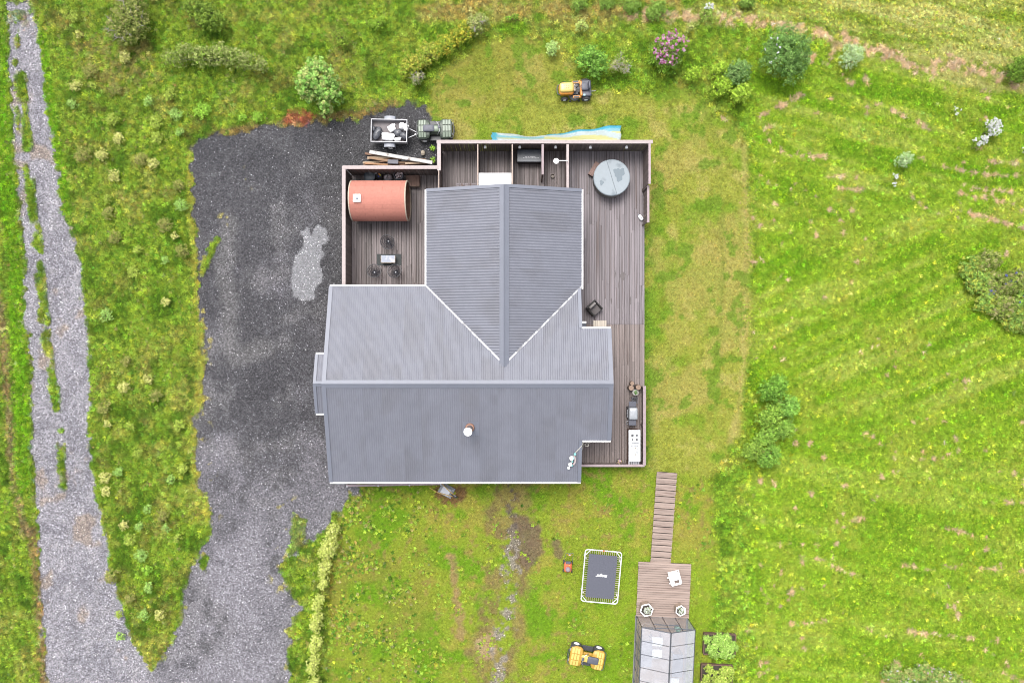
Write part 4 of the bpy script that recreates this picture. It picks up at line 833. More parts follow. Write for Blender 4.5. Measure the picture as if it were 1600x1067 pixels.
def wheel(parent, x, y, r, w, rimr, side):
    Mx = Matrix.Translation((x, y, r)) @ Matrix.Rotation(R(90), 4, 'X')
    pr = [(rimr, -w / 2 + .015), (r * .86, -w / 2), (r * .97, -w / 2 + .03), (r, -w * .25), (r, w * .25), (r * .97, w / 2 - .03), (r * .86, w / 2), (rimr, w / 2 - .015)]
    wo = put('wheel', MB().lathe([(rimr * .55, -w * .2), (rimr * .98, -w * .3), (rimr * 1.02, -w / 2 + .01), (rimr * 1.02, w / 2 - .01), (rimr * .98, w * .3), (rimr * .55, w * .2)], 18, Mx).mesh('rim', rim_m, True), parent)
    put('tyre', MB().lathe(pr + [pr[0]], 22, Mx, cap=False).mesh('tyre', rub_m, True), wo)
    tr = MB()
    for k in range(18):
        a = 2 * math.pi * k / 18; tr.box((0, 0, r), (.03, w * .8, .02), M=Matrix.Translation((x, y, r)) @ Matrix.Rotation(a, 4, 'Y'))
    put('tread', tr.mesh('tread', rub_m), wo); return wo
def sheet(outline, zf, th, m_=None, nsub=1):
    """plate with a plan outline and a crowned top: zf(x,y)"""
    n = len(outline); cx = sum(p[0] for p in outline) / n; cy = sum(p[1] for p in outline) / n; vs = []; fs = []; rings = (1.0, .88, .6, .3)
    for rr_ in rings:
        for p in outline:
            x = cx + (p[0] - cx) * rr_; y = cy + (p[1] - cy) * rr_; vs.append((x, y, zf(x, y) - (.05 if rr_ == 1 else 0)))
    vs.append((cx, cy, zf(cx, cy))); c = len(vs) - 1
    for k in range(len(rings) - 1):
        for i in range(n): j = (i + 1) % n; fs.append((k * n + i, k * n + j, (k + 1) * n + j, (k + 1) * n + i))
    for i in range(n): fs.append(((len(rings) - 1) * n + i, (len(rings) - 1) * n + (i + 1) % n, c))
    o = len(vs); vs += [(p[0], p[1], zf(p[0], p[1]) - .05 - th) for p in outline]
    for i in range(n): j = (i + 1) % n; fs.append((i, o + i, o + j, j))
    fs.append(tuple(o + i for i in range(n))); return MB().add(vs, fs)
def arc_rect(x0, x1, y0, y1, r, k=4):
    out = []
    for (cx, cy, a0) in ((x1 - r, y1 - r, 0), (x0 + r, y1 - r, 90), (x0 + r, y0 + r, 180), (x1 - r, y0 + r, 270)):
        for i in range(k + 1): a = R(a0 + 90 * i / k); out.append((cx + r * math.cos(a), cy + r * math.sin(a)))
    return out
def atv(label, loc, rz, body, base, rackm, steer=0.0):
    t = thing('quad_bike', label, 'quad bike', loc, rz)
    MB().box((0, 0, .42), (1.5, .34, .2), ch=.04).box((0, 0, .55), (.9, .3, .2), ch=.04).tube([(-.75, -.4, .3), (-.75, .4, .3)], .03).tube([(.68, -.42, .3), (.68, .42, .3)], .03).build('chassis', black_m, t, True)
    for x, r, w in ((-.66, .31, .3), (.66, .3, .25)):
        for s in (-1, 1): wheel(t, x, s * .44, r, w, .17, s)
    crown = lambda x, y: .80 - .22 * max(0, abs(y) - .16) ** 1.3
    fo = [(1.0, .16), (1.0, .34), (.93, .5), (.7, .57), (.45, .56), (.3, .47), (.26, .3), (.3, .16), (.3, -.16), (.26, -.3), (.3, -.47), (.45, -.56), (.7, -.57), (.93, -.5), (1.0, -.34), (1.0, -.16)]
    ro = [(-1.0, .2), (-1.0, .42), (-.9, .55), (-.6, .57), (-.36, .5), (-.28, .34), (-.26, .18), (-.26, -.18), (-.28, -.34), (-.36, -.5), (-.6, -.57), (-.9, -.55), (-1.0, -.42), (-1.0, -.2)]
    sheet(fo, crown, .05).build('front_fender', base, t, True); sheet(ro, crown, .05).build('rear_fender', base, t, True)
    # moulded lid pads, rows of raised ribs
    for (xa, xb) in ((.44, .93), (-.93, -.5)):
        for (ya, yb) in ((-.5, -.2), (-.17, .17), (.2, .5)):
            for q in range(3):
                a = xa + (xb - xa) * q / 3 + .012; e = xa + (xb - xa) * (q + 1) / 3 - .012; zc_ = crown((a + e) / 2, (ya + yb) / 2)
                tl = math.atan(-.22 * 1.3 * max(0, abs((ya + yb) / 2) - .16) ** .3) * (1 if ya > 0 else -1) if abs(ya + yb) > .1 else 0
                MB().box((0, 0, 0), (e - a, yb - ya, .035), M=Matrix.Translation(((a + e) / 2, (ya + yb) / 2, zc_ + .018)) @ Matrix.Rotation(tl, 4, 'X'), ch=.014).build('fender_pad', body, t)
    MB().sup((.06, 0, .74), (.62, .4, .26), .5, .7, 18, 8).build('fuel_tank', body, t, True); MB().box((-.02, 0, .55), (.62, .56, .2), ch=.06).build('side_cover', base, t)
    MB().sup((-.34, 0, .85), (.66, .4, .16), .35, .6, 20, 8).build('seat', dgrey_m, t, True)
    for s in (-1, 1):
        MB().box((.0, s * .42, .34), (.66, .3, .05), ch=.02).build('foot_rest', black_m, t)
        MB().sup((.98, s * .3, .62), (.1, .16, .1), .6).build('headlight', galv_m, t, True)
    hb = put('handlebar', MB().tube([(-.02, -.36, .98), (.1, -.24, 1.02), (.14, 0, .98), (.1, .24, 1.02), (-.02, .36, .98)], .016, 8).tube([(.2, 0, .8), (.14, 0, .98)], .025).mesh('handlebar', steel_m, True), t, (.14, 0, 0), steer)
    for s in (-1, 1): MB().tube([(.02, s * .3, 1.0), (-.06, s * .42, .97)], .024).build('grip', black_m, hb)
    MB().sup((.13, 0, 1.0), (.14, .2, .08), .6).build('gauge_cover', dgrey_m, hb, True)
    for (xa, xb, nm) in ((.42, 1.06, 'front_rack'), (-1.06, -.5, 'rear_rack')):
        mb = MB(); z_ = .78; o = arc_rect(xa, xb, -.52, .52, .12); mb.tube([(p[0], p[1], z_ - .1) for p in o], .018, 6, True)
        for s in (-1, 1): mb.tube([((xa + xb) / 2, s * .52, z_ - .1), ((xa + xb) / 2, s * .4, .55)], .014, 6)
        mb.build(nm, rackm, t, True)
    MB().tube([(1.0, -.3, .5), (1.1, -.2, .5), (1.1, .2, .5), (1.0, .3, .5)], .022).build('front_bumper', black_m, t, True)
    MB().tube([(-.95, 0, .38), (-1.15, 0, .38)], .025).build('tow_hitch', black_m, t)
    return t
green_m = mat('quad_green', C(136, 152, 132), .4, 0, .06, 8); yel_m = mat('quad_yellow', C(246, 218, 116), .4, 0, .05, 8)
p = P(680.5, 204.5, .4); atv('green-grey quad bike hitched to the loaded trailer', (p.x, p.y, .015), R(1), green_m, mat('quad_green_seam', C(78, 90, 76), .5, 0, .1, 8), black_m, .25)
p = P(916, 1024, .4); atv('yellow quad bike parked on the back lawn', (p.x, p.y, .01), R(180 - 11), yel_m, mat('quad_yellow_seam', C(216, 168, 58), .45, 0, .1, 8), dgrey_m, -.2)

# ------------------------------------------------------------------ trailer with rubbish bags
p = P(609, 206.5, .6); tz = .015
t = thing('utility_trailer', 'small flat trailer with low steel sides behind the quad bike', 'trailer', (p.x, p.y, tz), R(-1))
bedw = mat('trailer_bed', C(140, 132, 134), .7, 0, .2, 5); L2, W2 = 2.08, 1.28
MB().box((0, 0, .5), (L2, W2, .05)).build('bed', bedw, t)
for s in (-1, 1):
    MB().box((0, s * W2 / 2, .68), (L2, .04, .36), ch=.006).build('side_panel', galv_m, t); MB().box((s * (L2 / 2 - .02), 0, .68), (.04, W2 - .05, .36), ch=.006).build('end_panel', galv_m, t)
    fd = MB()
    pts_ = [(-.34, .5), (-.3, .66), (-.12, .72), (.12, .72), (.3, .66), (.34, .5)]
    vs = [(a, s * (W2 / 2 + .03), z_) for a, z_ in pts_] + [(a, s * (W2 / 2 + .25), z_) for a, z_ in pts_] + [(a * .96, s * (W2 / 2 + .25), z_ - .02) for a, z_ in pts_] + [(a * .96, s * (W2 / 2 + .03), z_ - .02) for a, z_ in pts_]
    fd.add(vs, [(k * 6 + i, k * 6 + i + 1, ((k + 1) % 4) * 6 + i + 1, ((k + 1) % 4) * 6 + i) for k in range(4) for i in range(5)] + [(0, 6, 12, 18), (5, 23, 17, 11)]); fd.build('mudguard', lgrey_m, t, True)
    wheel(t, 0, s * (W2 / 2 + .14), .28, .16, .15, s)
    MB().tube([(L2 / 2 - .1, s * .33, .44), (L2 / 2 + .62, 0, .42)], .026, 6).build('drawbar', galv_m, t)
MB().tube([(0, -W2 / 2 - .2, .3), (0, W2 / 2 + .2, .3)], .025).build('axle', black_m, t)
MB().box((L2 / 2 + .66, 0, .43), (.16, .07, .07), ch=.015).build('coupling', black_m, t)
MB().tube([(L2 / 2 + .45, -.12, .1), (L2 / 2 + .45, -.12, .62)], .03).build('jockey_stand', steel_m, t)
bagw = mat('white_sack', (.78, .77, .76), .55, 0, .1, 8, .4); bagb = mat('black_bin_bag', C(88, 90, 98), .28, 0, .35, 14, 1.0)
def bag(label, px, py, dx, dy, dz, m, rz=0, z0=.54, e=.8, seed=1):
    q = P(px, py, z0 + dz * .5); t_ = thing('rubbish_bag' if m is bagb else 'sack', label, 'bag', (q.x, q.y, z0), rz)
    b_ = MB().sup((0, 0, dz * .48), (dx, dy, dz), e, .9, 18, 10, None, .085, seed); b_.build('body', m, t_, True)
    MB().lathe([(.05, 0), (.025, .05), (.06, .1), (.05, .12)], 8, Matrix.Translation((dx * .38, dy * .2, dz * .55)) @ Matrix.Rotation(1.0, 4, 'Y')).build('knot', m, t_, True)
bag('long black bin bag at the tail end of the trailer', 589.5, 209, .42, .78, .34, bagb, R(-24), seed=3)
bag('white sack at the head of the trailer by the drawbar', 628, 197, .34, .38, .36, bagw, 0, seed=4); bag('smaller white sack wedged in the front corner of the trailer', 634, 201, .26, .34, .3, bagw, R(20), seed=5)
bag('angular white sack leaning in the middle of the trailer', 612, 200.5, .42, .4, .32, bagw, R(30), e=.45, seed=6); bag('big white sack flat against the trailer side', 606, 214, .74, .44, .36, bagw, R(-6), e=.5, seed=7)
bag('black bag crumpled between the white sacks in the trailer', 622, 208, .5, .42, .3, bagb, R(15), seed=8); bag('black bin bag in the corner of the trailer near the drawbar', 631, 212.5, .42, .5, .34, bagb, R(60), seed=9)
bag('torn white sack at the feet of the black bags in the trailer', 621.5, 218, .38, .22, .26, bagw, R(12), e=.5, seed=10); bag('thin dark bag against the tail panel of the trailer', 584.5, 202, .2, .36, .28, bagb, 0, seed=12)

# ------------------------------------------------------------------ timber pile, stone
timc = [mat('pile_timber_%d' % i, C(*c), .85, 0, .2, 6, .1, .15, stretch=(1, 9, 9)) for i, c in enumerate(((206, 180, 152), (176, 142, 112), (150, 116, 94), (196, 150, 112)))]
boards = [(618, 257, 100, 1.5, .2, 2), (640, 254, 60, 0, .18, 1), (592, 246.5, 36, 2, .26, 0), (597, 250, 40, -9, .2, 1), (584, 253.5, 34, 4, .18, 0), (588, 256.5, 36, -3, .16, 3), (604, 252, 22, 2, .22, 2), (650, 249, 30, -4, .2, 2), (600, 247, 40, -8, .24, 1), (598, 244.5, 56, -9, .2, 2), (602, 250.5, 12, 0, .2, 3), (655, 255, 44, 1, .16, 0)]
for i, (px, py, ln, an, w, k) in enumerate(boards):
    z_ = .06 + .075 * (i % 4); q = P(px, py, z_); tm = MB().box((0, 0, 0), (ln * K, w * .62, .055), ch=.006).build('timber_board', timc[k], None); tm.location = q; tm.rotation_euler = (0, R(rnd.uniform(-1, 1)), R(an))
    tag(tm, ('broad dark offcut board', 'short reddish board', 'pale splintered plank', 'brown sawn plank', 'short pale plank', 'orange-brown lath', 'stubby brown offcut', 'dark plank end', 'long tan plank', 'long brown plank', 'tiny orange offcut', 'pale flat lath')[i] + ' in the timber pile outside the fence', 'board', 'boards of the timber pile')
q = P(626.5, 246, .42); wp = MB().box((0, 0, 0), (100 * K * .99, .2, .07), ch=.008).build('timber_board', mat('peeling_white_paint', C(226, 222, 218), .6, 0, .06, 9, .1, 0, col2=C(120, 104, 96), thr=.63), None); wp.location = q; wp.rotation_euler = (0, R(-1), R(-10)); tag(wp, 'long white painted board with peeling spots lying across the timber pile', 'board', 'boards of the timber pile')
q = P(614, 253, .36); sl_ = MB().box((0, 0, 0), (.62, .24, .05), ch=.01).build('slate_slab', mat('slate', C(112, 112, 124), .6), None); sl_.location = q; sl_.rotation_euler = (0, 0, R(-2)); tag(sl_, 'dark grey slab lying on the timber pile', 'slab')
q = P(661, 239.5, .1); st = MB().sup((0, 0, .1), (.24, .3, .22), .8, 1, 12, 8, None, .1, 3).build('field_stone', mat('pale_stone', C(196, 182, 164), .9, 0, .15, 10, .4), None); st.location = (q.x, q.y, .02); tag(st, 'pale brown stone on the gravel by the timber pile', 'stone')

# ------------------------------------------------------------------ barrel sauna
sx0, sx1, sy, sz, sr = -9.0, -5.86, 7.93, 1.42, 1.12
t = thing('barrel_sauna', 'barrel sauna with red shingled roof on the enclosed deck', 'sauna', ((sx0 + sx1) / 2, sy, ZD)); hl = (sx1 - sx0) / 2; zc0 = sz - ZD
shin = mat('red_shingle', C(214, 138, 120), .8, 0, .1, 9, .12, .045); stave = mat('sauna_stave', C(150, 104, 84), .7, 0, .2, 5, .1, .1); rimw = mat('sauna_trim', C(214, 196, 176), .6, 0, .12, 8)
cyl = MB(); n = 40
cyl.lathe([(sr - .05, -hl + .05), (sr - .05, hl - .05)], n, Matrix.Translation((0, 0, zc0)) @ Matrix.Rotation(R(90), 4, 'Y'), cap=False); cyl.build('barrel', stave, t, True)
for s in (-1, 1):
    mb = MB().lathe([(0.01, -.02), (sr - .08, -.02), (sr - .08, .02), (.01, .02)], n, Matrix.Translation((s * (hl - .35 if s > 0 else hl - .12), 0, zc0)) @ Matrix.Rotation(R(90), 4, 'Y')); mb.build('end_wall', brown_m, t)
    MB().lathe([(sr - .06, -.03), (sr + .025, -.03), (sr + .025, .03), (sr - .06, .03)], n, Matrix.Translation((s * (hl - .02), 0, zc0)) @ Matrix.Rotation(R(90), 4, 'Y'), cap=False).build('rim_band', rimw, t)
a0, a1, rows = R(-22), R(202), 17
for i in range(rows):
    aa = a0 + (a1 - a0) * i / rows; ab = a0 + (a1 - a0) * (i + 1) / rows + .015
    joints = [-hl + .02]; x = -hl + .02 + (.35 if i % 2 else .85)
    while x < hl - .2: joints.append(x); x += 1.0
    joints.append(hl - .03)
    for j in range(len(joints) - 1):
        vs = []
        for xx in (joints[j] + .003, joints[j + 1] - .003):
            for (an, rr_) in ((aa, sr + (.012 if i < rows / 2 else .004)), ((aa + ab) / 2, sr + .009), (ab, sr + (.004 if i < rows / 2 else .012))):
                for dr in (0, -.02): vs.append((xx, (rr_ + dr) * math.cos(an), zc0 + (rr_ + dr) * math.sin(an)))
        MB().add(vs, [(0, 2, 8, 6), (2, 4, 10, 8), (0, 1, 3, 2), (2, 3, 5, 4), (6, 8, 9, 7), (8, 10, 11, 9), (0, 6, 7, 1), (4, 5, 11, 10)]).build('shingle', shin, t)
for x in (-1.0, 1.0): MB().box((x, 0, .12), (.16, 1.7, .24), ch=.02).build('cradle', brown_m, t)
hx = P(558, 310, 2.55); hv = put('roof_vent', MB().box((0, 0, .06), (.42, .42, .12), ch=.02).mesh('roof_vent', white_m), t, (hx.x - (sx0 + sx1) / 2, hx.y - sy, zc0 + sr - .01), 0); MB().sup((.02, -.02, .14), (.16, .12, .08), .7).build('cowl', lgrey_m, hv, True)
MB().tube([(hl - .33, -.5, zc0 - .35), (hl - .26, -.5, zc0 - .35), (hl - .26, -.5, zc0 + .0), (hl - .33, -.5, zc0 + .0)], .02).build('door_handle', galv_m, t)
# things stored behind the sauna
q = P(579, 277, .5); t = thing('storage_bin', 'black round bin behind the barrel sauna', 'bin', (q.x, q.y, ZD)); MB().lathe([(.22, 0), (.3, .5), (.32, .52)], 18).build('bin_body', black_m, t, True); MB().lathe([(.33, .5), (.33, .55), (.2, .6), (.0, .61)], 18).build('lid', mat('bin_lid', (.03, .04, .05), .4), t, True)
q = P(592.5, 275.5, .45); t = thing('toy_bag', 'dark bag of colourful toys behind the barrel sauna', 'bag', (q.x, q.y, ZD)); MB().sup((0, 0, .24), (.42, .38, .5), .8, .9, 16, 8, None, .1, 4).build('bag_body', black_m, t, True)
for i, (c, dx, dy) in enumerate((((240, 150, 60), .06, .04), ((230, 230, 235), -.12, .1), ((60, 80, 190), .02, -.08), ((220, 210, 60), .12, -.02))): MB().box((dx, dy, .5), (.1, .07, .06), i, ch=.01).build('toy', mat('toy_%d' % i, C(*c), .4), t)
q = P(607, 279, .45); t = thing('firewood_sack', 'slumped mesh sack of firewood against the barrel sauna', 'sack', (q.x, q.y, ZD), R(10)); MB().sup((0, 0, .3), (.5, .42, .62), .8, 1.1, 16, 8, None, .09, 5).build('sack_body', mat('speckled_sack', C(196, 188, 192), .8, 0, .3, 25, .4), t, True); MB().tube([(-.05, -.1, .6), (0, 0, .66), (.06, .06, .6)], .02).build('tie', black_m, t)
q = P(623.5, 275, .6); t = thing('log_drum', 'upright pale drum filled with cut logs behind the sauna', 'drum', (q.x, q.y, ZD)); MB().lathe([(.24, 0), (.26, .3), (.27, .62), (.25, .63), (.25, .56)], 20, cap=False).build('drum_wall', lgrey_m, t, True)
for i in range(9): a = i * 2.4; r_ = .07 * math.sqrt(i); MB().lathe([(.06, .0), (.06, .57 + .03 * (i % 3))], 8, Matrix.Translation((r_ * math.cos(a), r_ * math.sin(a), 0))).build('log', mat('log_end', C(214, 198, 200), .8, 0, .2, 20), t)
q = P(646, 284, .42); t = thing('wooden_crate', 'weathered brown wooden crate step on the sauna deck', 'crate', (q.x, q.y, ZD))
for i in range(5): MB().box((-.3 + .15 * i, 0, .41), (.14, .62, .03)).build('top_slat', brown_m, t)
for s in (-1, 1): MB().box((0, s * .3, .2), (.76, .03, .38)).build('side_board', brown_m if s > 0 else rimw, t); MB().box((s * .37, 0, .2), (.03, .56, .38)).build('end_board', brown_m, t)

# ------------------------------------------------------------------ wire chairs, table and rug on the sauna deck
wire_m = mat('black_wire', (.02, .02, .025), .5)
def wire_chair(label, px, py, rz):
    q = P(px, py, .6); t = thing('wire_chair', label, 'chair', (q.x, q.y, ZD), rz, 'round wire chairs around the low table')
    Mt = Matrix.Translation((0, 0, .48)) @ Matrix.Rotation(R(-18), 4, 'Y'); sh = MB()
    for k in range(26):
        a = 2 * math.pi * k / 26; sh.tube([Mt @ Vector((r_ * math.cos(a), r_ * math.sin(a), .42 * (r_ / .4) ** 2 * .55)) for r_ in (.03, .14, .24, .33, .4)], .011, 4, cap=False)
    for r_ in (.12, .22, .31): sh.tube([Mt @ Vector((r_ * math.cos(2 * math.pi * k / 24), r_ * math.sin(2 * math.pi * k / 24), .42 * (r_ / .4) ** 2 * .55)) for k in range(24)], .01, 4, True)
    sh.build('wire_shell', wire_m, t); MB().tube([Mt @ Vector((.4 * math.cos(2 * math.pi * k / 28), .4 * math.sin(2 * math.pi * k / 28), .231)) for k in range(28)], .022, 6, True).build('rim', wire_m, t)
    MB().tube([(0, 0, .02), (0, 0, .5)], .022).build('pedestal', wire_m, t); MB().lathe([(.035, .47), (.045, .5), (.02, .52)], 12).build('hub', galv_m, t)
    for k in range(4): a = math.pi / 4 + k * math.pi / 2; MB().tube([(0, 0, .1), (.28 * math.cos(a), .28 * math.sin(a), .0)], .013, 5).build('leg', wire_m, t)
wire_chair('round black wire chair standing alone on the sauna side of the table', 607.5, 377.5, R(70)); wire_chair('round black wire chair near the fence on the house side of the table', 586, 426, R(-100)); wire_chair('round black wire chair away from the fence on the house side of the table', 619, 426, R(-60))
q = P(608, 406, .27); rg = MB().box((0, 0, 0), (38 * K, 18 * K, .012)).build('outdoor_rug', mat('rug_weave', C(84, 88, 88), .95, 0, .12, 30, .2), None); rg.location = (q.x, q.y, ZD + .007); tag(rg, 'dark grey rectangular rug under the low table', 'rug')
q = P(606.5, 405, .6); t = thing('coffee_table', 'low black box table with patched metallic top on the rug', 'table', (q.x, q.y, ZD + .013))
MB().box((0, 0, .17), (.78, .4, .32), ch=.02).build('base', black_m, t); MB().box((0, 0, .36), (.84, .44, .05), ch=.012).build('top', mat('table_top', C(150, 158, 176), .2, .2, .06, 4, 0, 0, col2=C(226, 222, 218), thr=.56), t)
for (dx, dy, a_, b_) in ((0, -.2, .82, .03), (-.4, 0, .03, .4), (.4, .02, .03, .36)): MB().box((dx, dy, .388), (a_, b_, .006)).build('edge_trim', rimw, t)

# ------------------------------------------------------------------ stalls behind the gable
q0, q1 = P(748.5, 271, 1.95), P(798.5, 310, 1.95)
t = thing('sheet_roof', 'bright white flat sheet roof over one stall', 'roof'); MB().box(((q0.x + q1.x) / 2, (q0.y + q1.y) / 2, 1.98), (q1.x - q0.x + .02, q0.y - q1.y, .03)).build('sheet', mat('white_sheet', (.84, .84, .84), .4, 0, .02), t)
for y_ in (q0.y - .05, q1.y + .05): MB().box(((q0.x + q1.x) / 2, y_, 1.93), (q1.x - q0.x - .02, .05, .06)).build('batten', brown_m, t)
q = P(729, 291, .5); t = thing('slatted_bench', 'weathered grey slatted bench under the gable edge', 'bench', (q.x, q.y - .1, ZD))
for i in range(4): MB().box((0, -.18 + .12 * i, .42), (1.2, .1, .03)).build('slat', deck_g, t)
for s in (-1, 1):
    MB().box((s * .5, 0, .2), (.06, .42, .4)).build('leg', brown_m, t); MB().box((s * .25, 0, .44), (.05, .44, .012)).build('cleat', brown_m, t)
q = P(827.5, 244, .8); t = thing('storage_box', 'black lidded storage box with pale lettering in a stall', 'box', (q.x, q.y, ZD)); sb = mat('storage_box_plastic', C(66, 76, 92), .38, 0, .15, 7, .1)
MB().box((0, -.02, .28), (1.38, .6, .54), ch=.02).build('box_body', black_m, t)
ld = MB().box((0, 0, .575), (1.42, .7, .05), ch=.012).build('lid', sb, t)
for i in range(5): MB().box((0, -.27 + .135 * i, .605), (1.36, .11, .012)).build('lid_rib', sb, ld)
for i, (dx, w) in enumerate(((-.2, .12), (-.07, .08), (.06, .1), (.17, .12), (.28, .1))): MB().box((dx, -.06, .614), (w, .03, .004)).build('emblem', galv_m, ld)
for i in range(11): MB().box((-.34 + .085 * i, -.135, .614), (.055, .03, .004)).build('lettering', galv_m, ld)
q = P(869, 252, 2.15); t = thing('rain_shower', 'white round rain shower head on an arm from the partition', 'shower', (q.x, q.y, 2.15)); MB().lathe([(.145, 0), (.15, .02), (.04, .045), (.03, .08)], 24).build('shower_head', white_m, t, True); x2 = P(887, 252, ZF).x - q.x - .03
MB().tube([(0, 0, .07), (.04, 0, .1), (x2, 0, .1)], .018).build('arm', white_m, t); MB().tube([(x2, 0, .1), (x2, 0, -1.2)], .018).build('riser_pipe', galv_m, t)
q = P(863.5, 275, .35); t = thing('foot_bath', 'small dark round basin on the shower stall deck', 'basin', (q.x, q.y, ZD)); MB().lathe([(.08, 0), (.11, .1), (.12, .12), (.1, .12), (.07, .03)], 16).build('bowl', mat('basin_bronze', (.07, .055, .045), .4, .3), t, True); MB().tube([(-.12, 0, .1), (-.14, 0, .14), (-.1, .02, .12)], .01).build('handle', black_m, t)
q = P(846.3, 277.5, .5); t = thing('shower_squeegee', 'narrow black brush leaning at the end of the short partition', 'brush', (q.x, q.y, ZD)); MB().box((0, 0, .05), (.1, .26, .08), ch=.02).build('brush_head', black_m, t); MB().tube([(0, .1, .06), (0, .22, 1.1)], .014).build('handle', black_m, t)

# ------------------------------------------------------------------ hot tub
q = P(956, 277.5, 1.12); t = thing('hot_tub', 'round hot tub under a folding grey cover', 'hot tub', (q.x, q.y, ZD)); tub_m = mat('tub_side', C(150, 148, 142), .6, 0, .12, 6); cov = mat('tub_cover', C(164, 176, 184), .5, 0, .04, 5, .05, 0, col2=C(128, 142, 152), thr=.62)
MB().lathe([(.96, 0), (.98, .72), (1.0, .76)], 48).build('tub_shell', tub_m, t, True)
for k in range(30): a = 2 * math.pi * k / 30; MB().box((.985 * math.cos(a), .985 * math.sin(a), .36), (.02, .19, .7), a).build('stave', tub_m, t)
for s in (-1, 1):     # two cover halves with a fold between them
    a0_ = R(-73) if s > 0 else R(107); half = [(1.035 * math.cos(a0_ + math.pi * i / 28), 1.035 * math.sin(a0_ + math.pi * i / 28)) for i in range(29)]; ins = [(x * .96, y * .96) for x, y in half]; n_ = 29
    off = Vector((math.cos(a0_ + math.pi / 2), math.sin(a0_ + math.pi / 2), 0)) * .008
    mb = MB(); vs = [(x + off.x, y + off.y, .77) for x, y in half] + [(x + off.x, y + off.y, .84) for x, y in half] + [(x + off.x, y + off.y, .865) for x, y in ins]
    fs = [(i, i + 1, n_ + i + 1, n_ + i) for i in range(28)] + [(n_ + i, n_ + i + 1, 2 * n_ + i + 1, 2 * n_ + i) for i in range(28)] + [tuple(2 * n_ + i for i in range(29)), tuple(range(28, -1, -1)), (28, 0, n_, n_ + 28), (n_ + 28, n_, 2 * n_, 2 * n_ + 28)]
    mb.add(vs, fs).build('cover_half', cov, t)
for k in range(4): a = R(20 + 90 * k); MB().box((1.04 * math.cos(a), 1.04 * math.sin(a), .74), (.012, .05, .16), a).build('strap', black_m, t)
wet = mat('wet_patch', C(126, 142, 152), .15, 0, .05, 5)
for i, (dx, dy, r0) in enumerate(((.42, .2, .34), (-.58, -.3, .13))):
    pl = []
    for k in range(26): a = 2 * math.pi * k / 26; rr_ = r0 * (1 + .22 * math.sin(3 * a + i) + .12 * math.sin(7 * a + 2)); pl.append((dx + rr_ * math.cos(a) * .85, dy + rr_ * math.sin(a) * 1.1))
    MB().prism(pl, .8655, .8685).build('rain_puddle', wet, t)
q = P(928, 264.5, .45); t = thing('tub_step', 'small brown wooden step leaning on the hot tub', 'step', (q.x, q.y, ZD), R(59))
for i in range(3): MB().box((0, -.1 + .1 * i, .26), (.84, .092, .03)).build('tread_slat', mat('step_timber', C(160, 128, 118), .7, 0, .15, 6, .1, .1), t)
for s in (-1, 1): MB().box((s * .38, 0, .12), (.04, .28, .25)).build('side_board', brown_m, t)
q = P(1001.3, 340, .4); t = thing('water_canister', 'white plastic canister lying at the end of the stepped screen', 'canister', (q.x, q.y, ZD), R(-52)); MB().sup((0, 0, .1), (.36, .2, .18), .5, .7, 16, 8).build('canister_body', white_m, t, True); MB().tube([(-.18, 0, .12), (-.25, .0, .12)], .035).build('cap', lgrey_m, t); MB().tube([(-.06, 0, .18), (0, 0, .24), (.1, 0, .19)], .015).build('handle', lgrey_m, t)

# ------------------------------------------------------------------ armchair, wall cabinet, slatted side table
q = P(928, 482, .5); t = thing('armchair', 'black wicker armchair with grey cushions on the long deck', 'armchair', (q.x, q.y, ZD), R(-47)); wk = mat('black_wicker', (.03, .028, .028), .7, 0, .25, 40, .5); cu = mat('grey_cushion', C(112, 106, 106), .9, 0, .1, 12, .1)
MB().box((0, 0, .2), (.7, .7, .32), ch=.03).build('base', wk, t); MB().box((-.31, 0, .45), (.1, .7, .6), ch=.03).build('backrest', wk, t)
for s in (-1, 1): MB().box((.04, s * .31, .42), (.62, .09, .34), ch=.03).build('armrest', wk, t)
MB().sup((.06, 0, .4), (.56, .52, .14), .3, .6, 18, 8).build('seat_cushion', cu, t, True); MB().sup((-.2, 0, .62), (.16, .5, .38), .4, .7, 18, 8).build('back_cushion', mat('pale_cushion', C(160, 154, 152), .9, 0, .1, 12), t, True)
q = P(911.5, 506, .9); t = thing('wall_cabinet', 'dark cabinet with a white top edge against the bay wall', 'cabinet', (q.x, q.y, ZD)); MB().box((0, -.06, .4), (.28, .24, .8), ch=.01).build('cabinet_body', mat('cabinet_dark', C(96, 102, 118), .3), t); MB().box((0, .08, .82), (.3, .12, .05), ch=.008).build('top_board', white_m, t)
q = P(937, 506, .6); t = thing('side_table', 'pale slatted side table beside the bay wall', 'table', (q.x, q.y - .06, ZD))
for i in range(6): MB().box((-.32 + .128 * i, 0, .44), (.115, .5, .03)).build('slat', mat('pale_slat', C(218, 206, 190), .6, 0, .06, 6, 0, .06), t)
for s in (-1, 1):
    MB().box((0, s * .2, .41), (.76, .05, .03)).build('cross_rail', brown_m, t)
    for s2 in (-1, 1): MB().box((s * .34, s2 * .2, .2), (.05, .05, .4)).build('leg', brown_m, t)

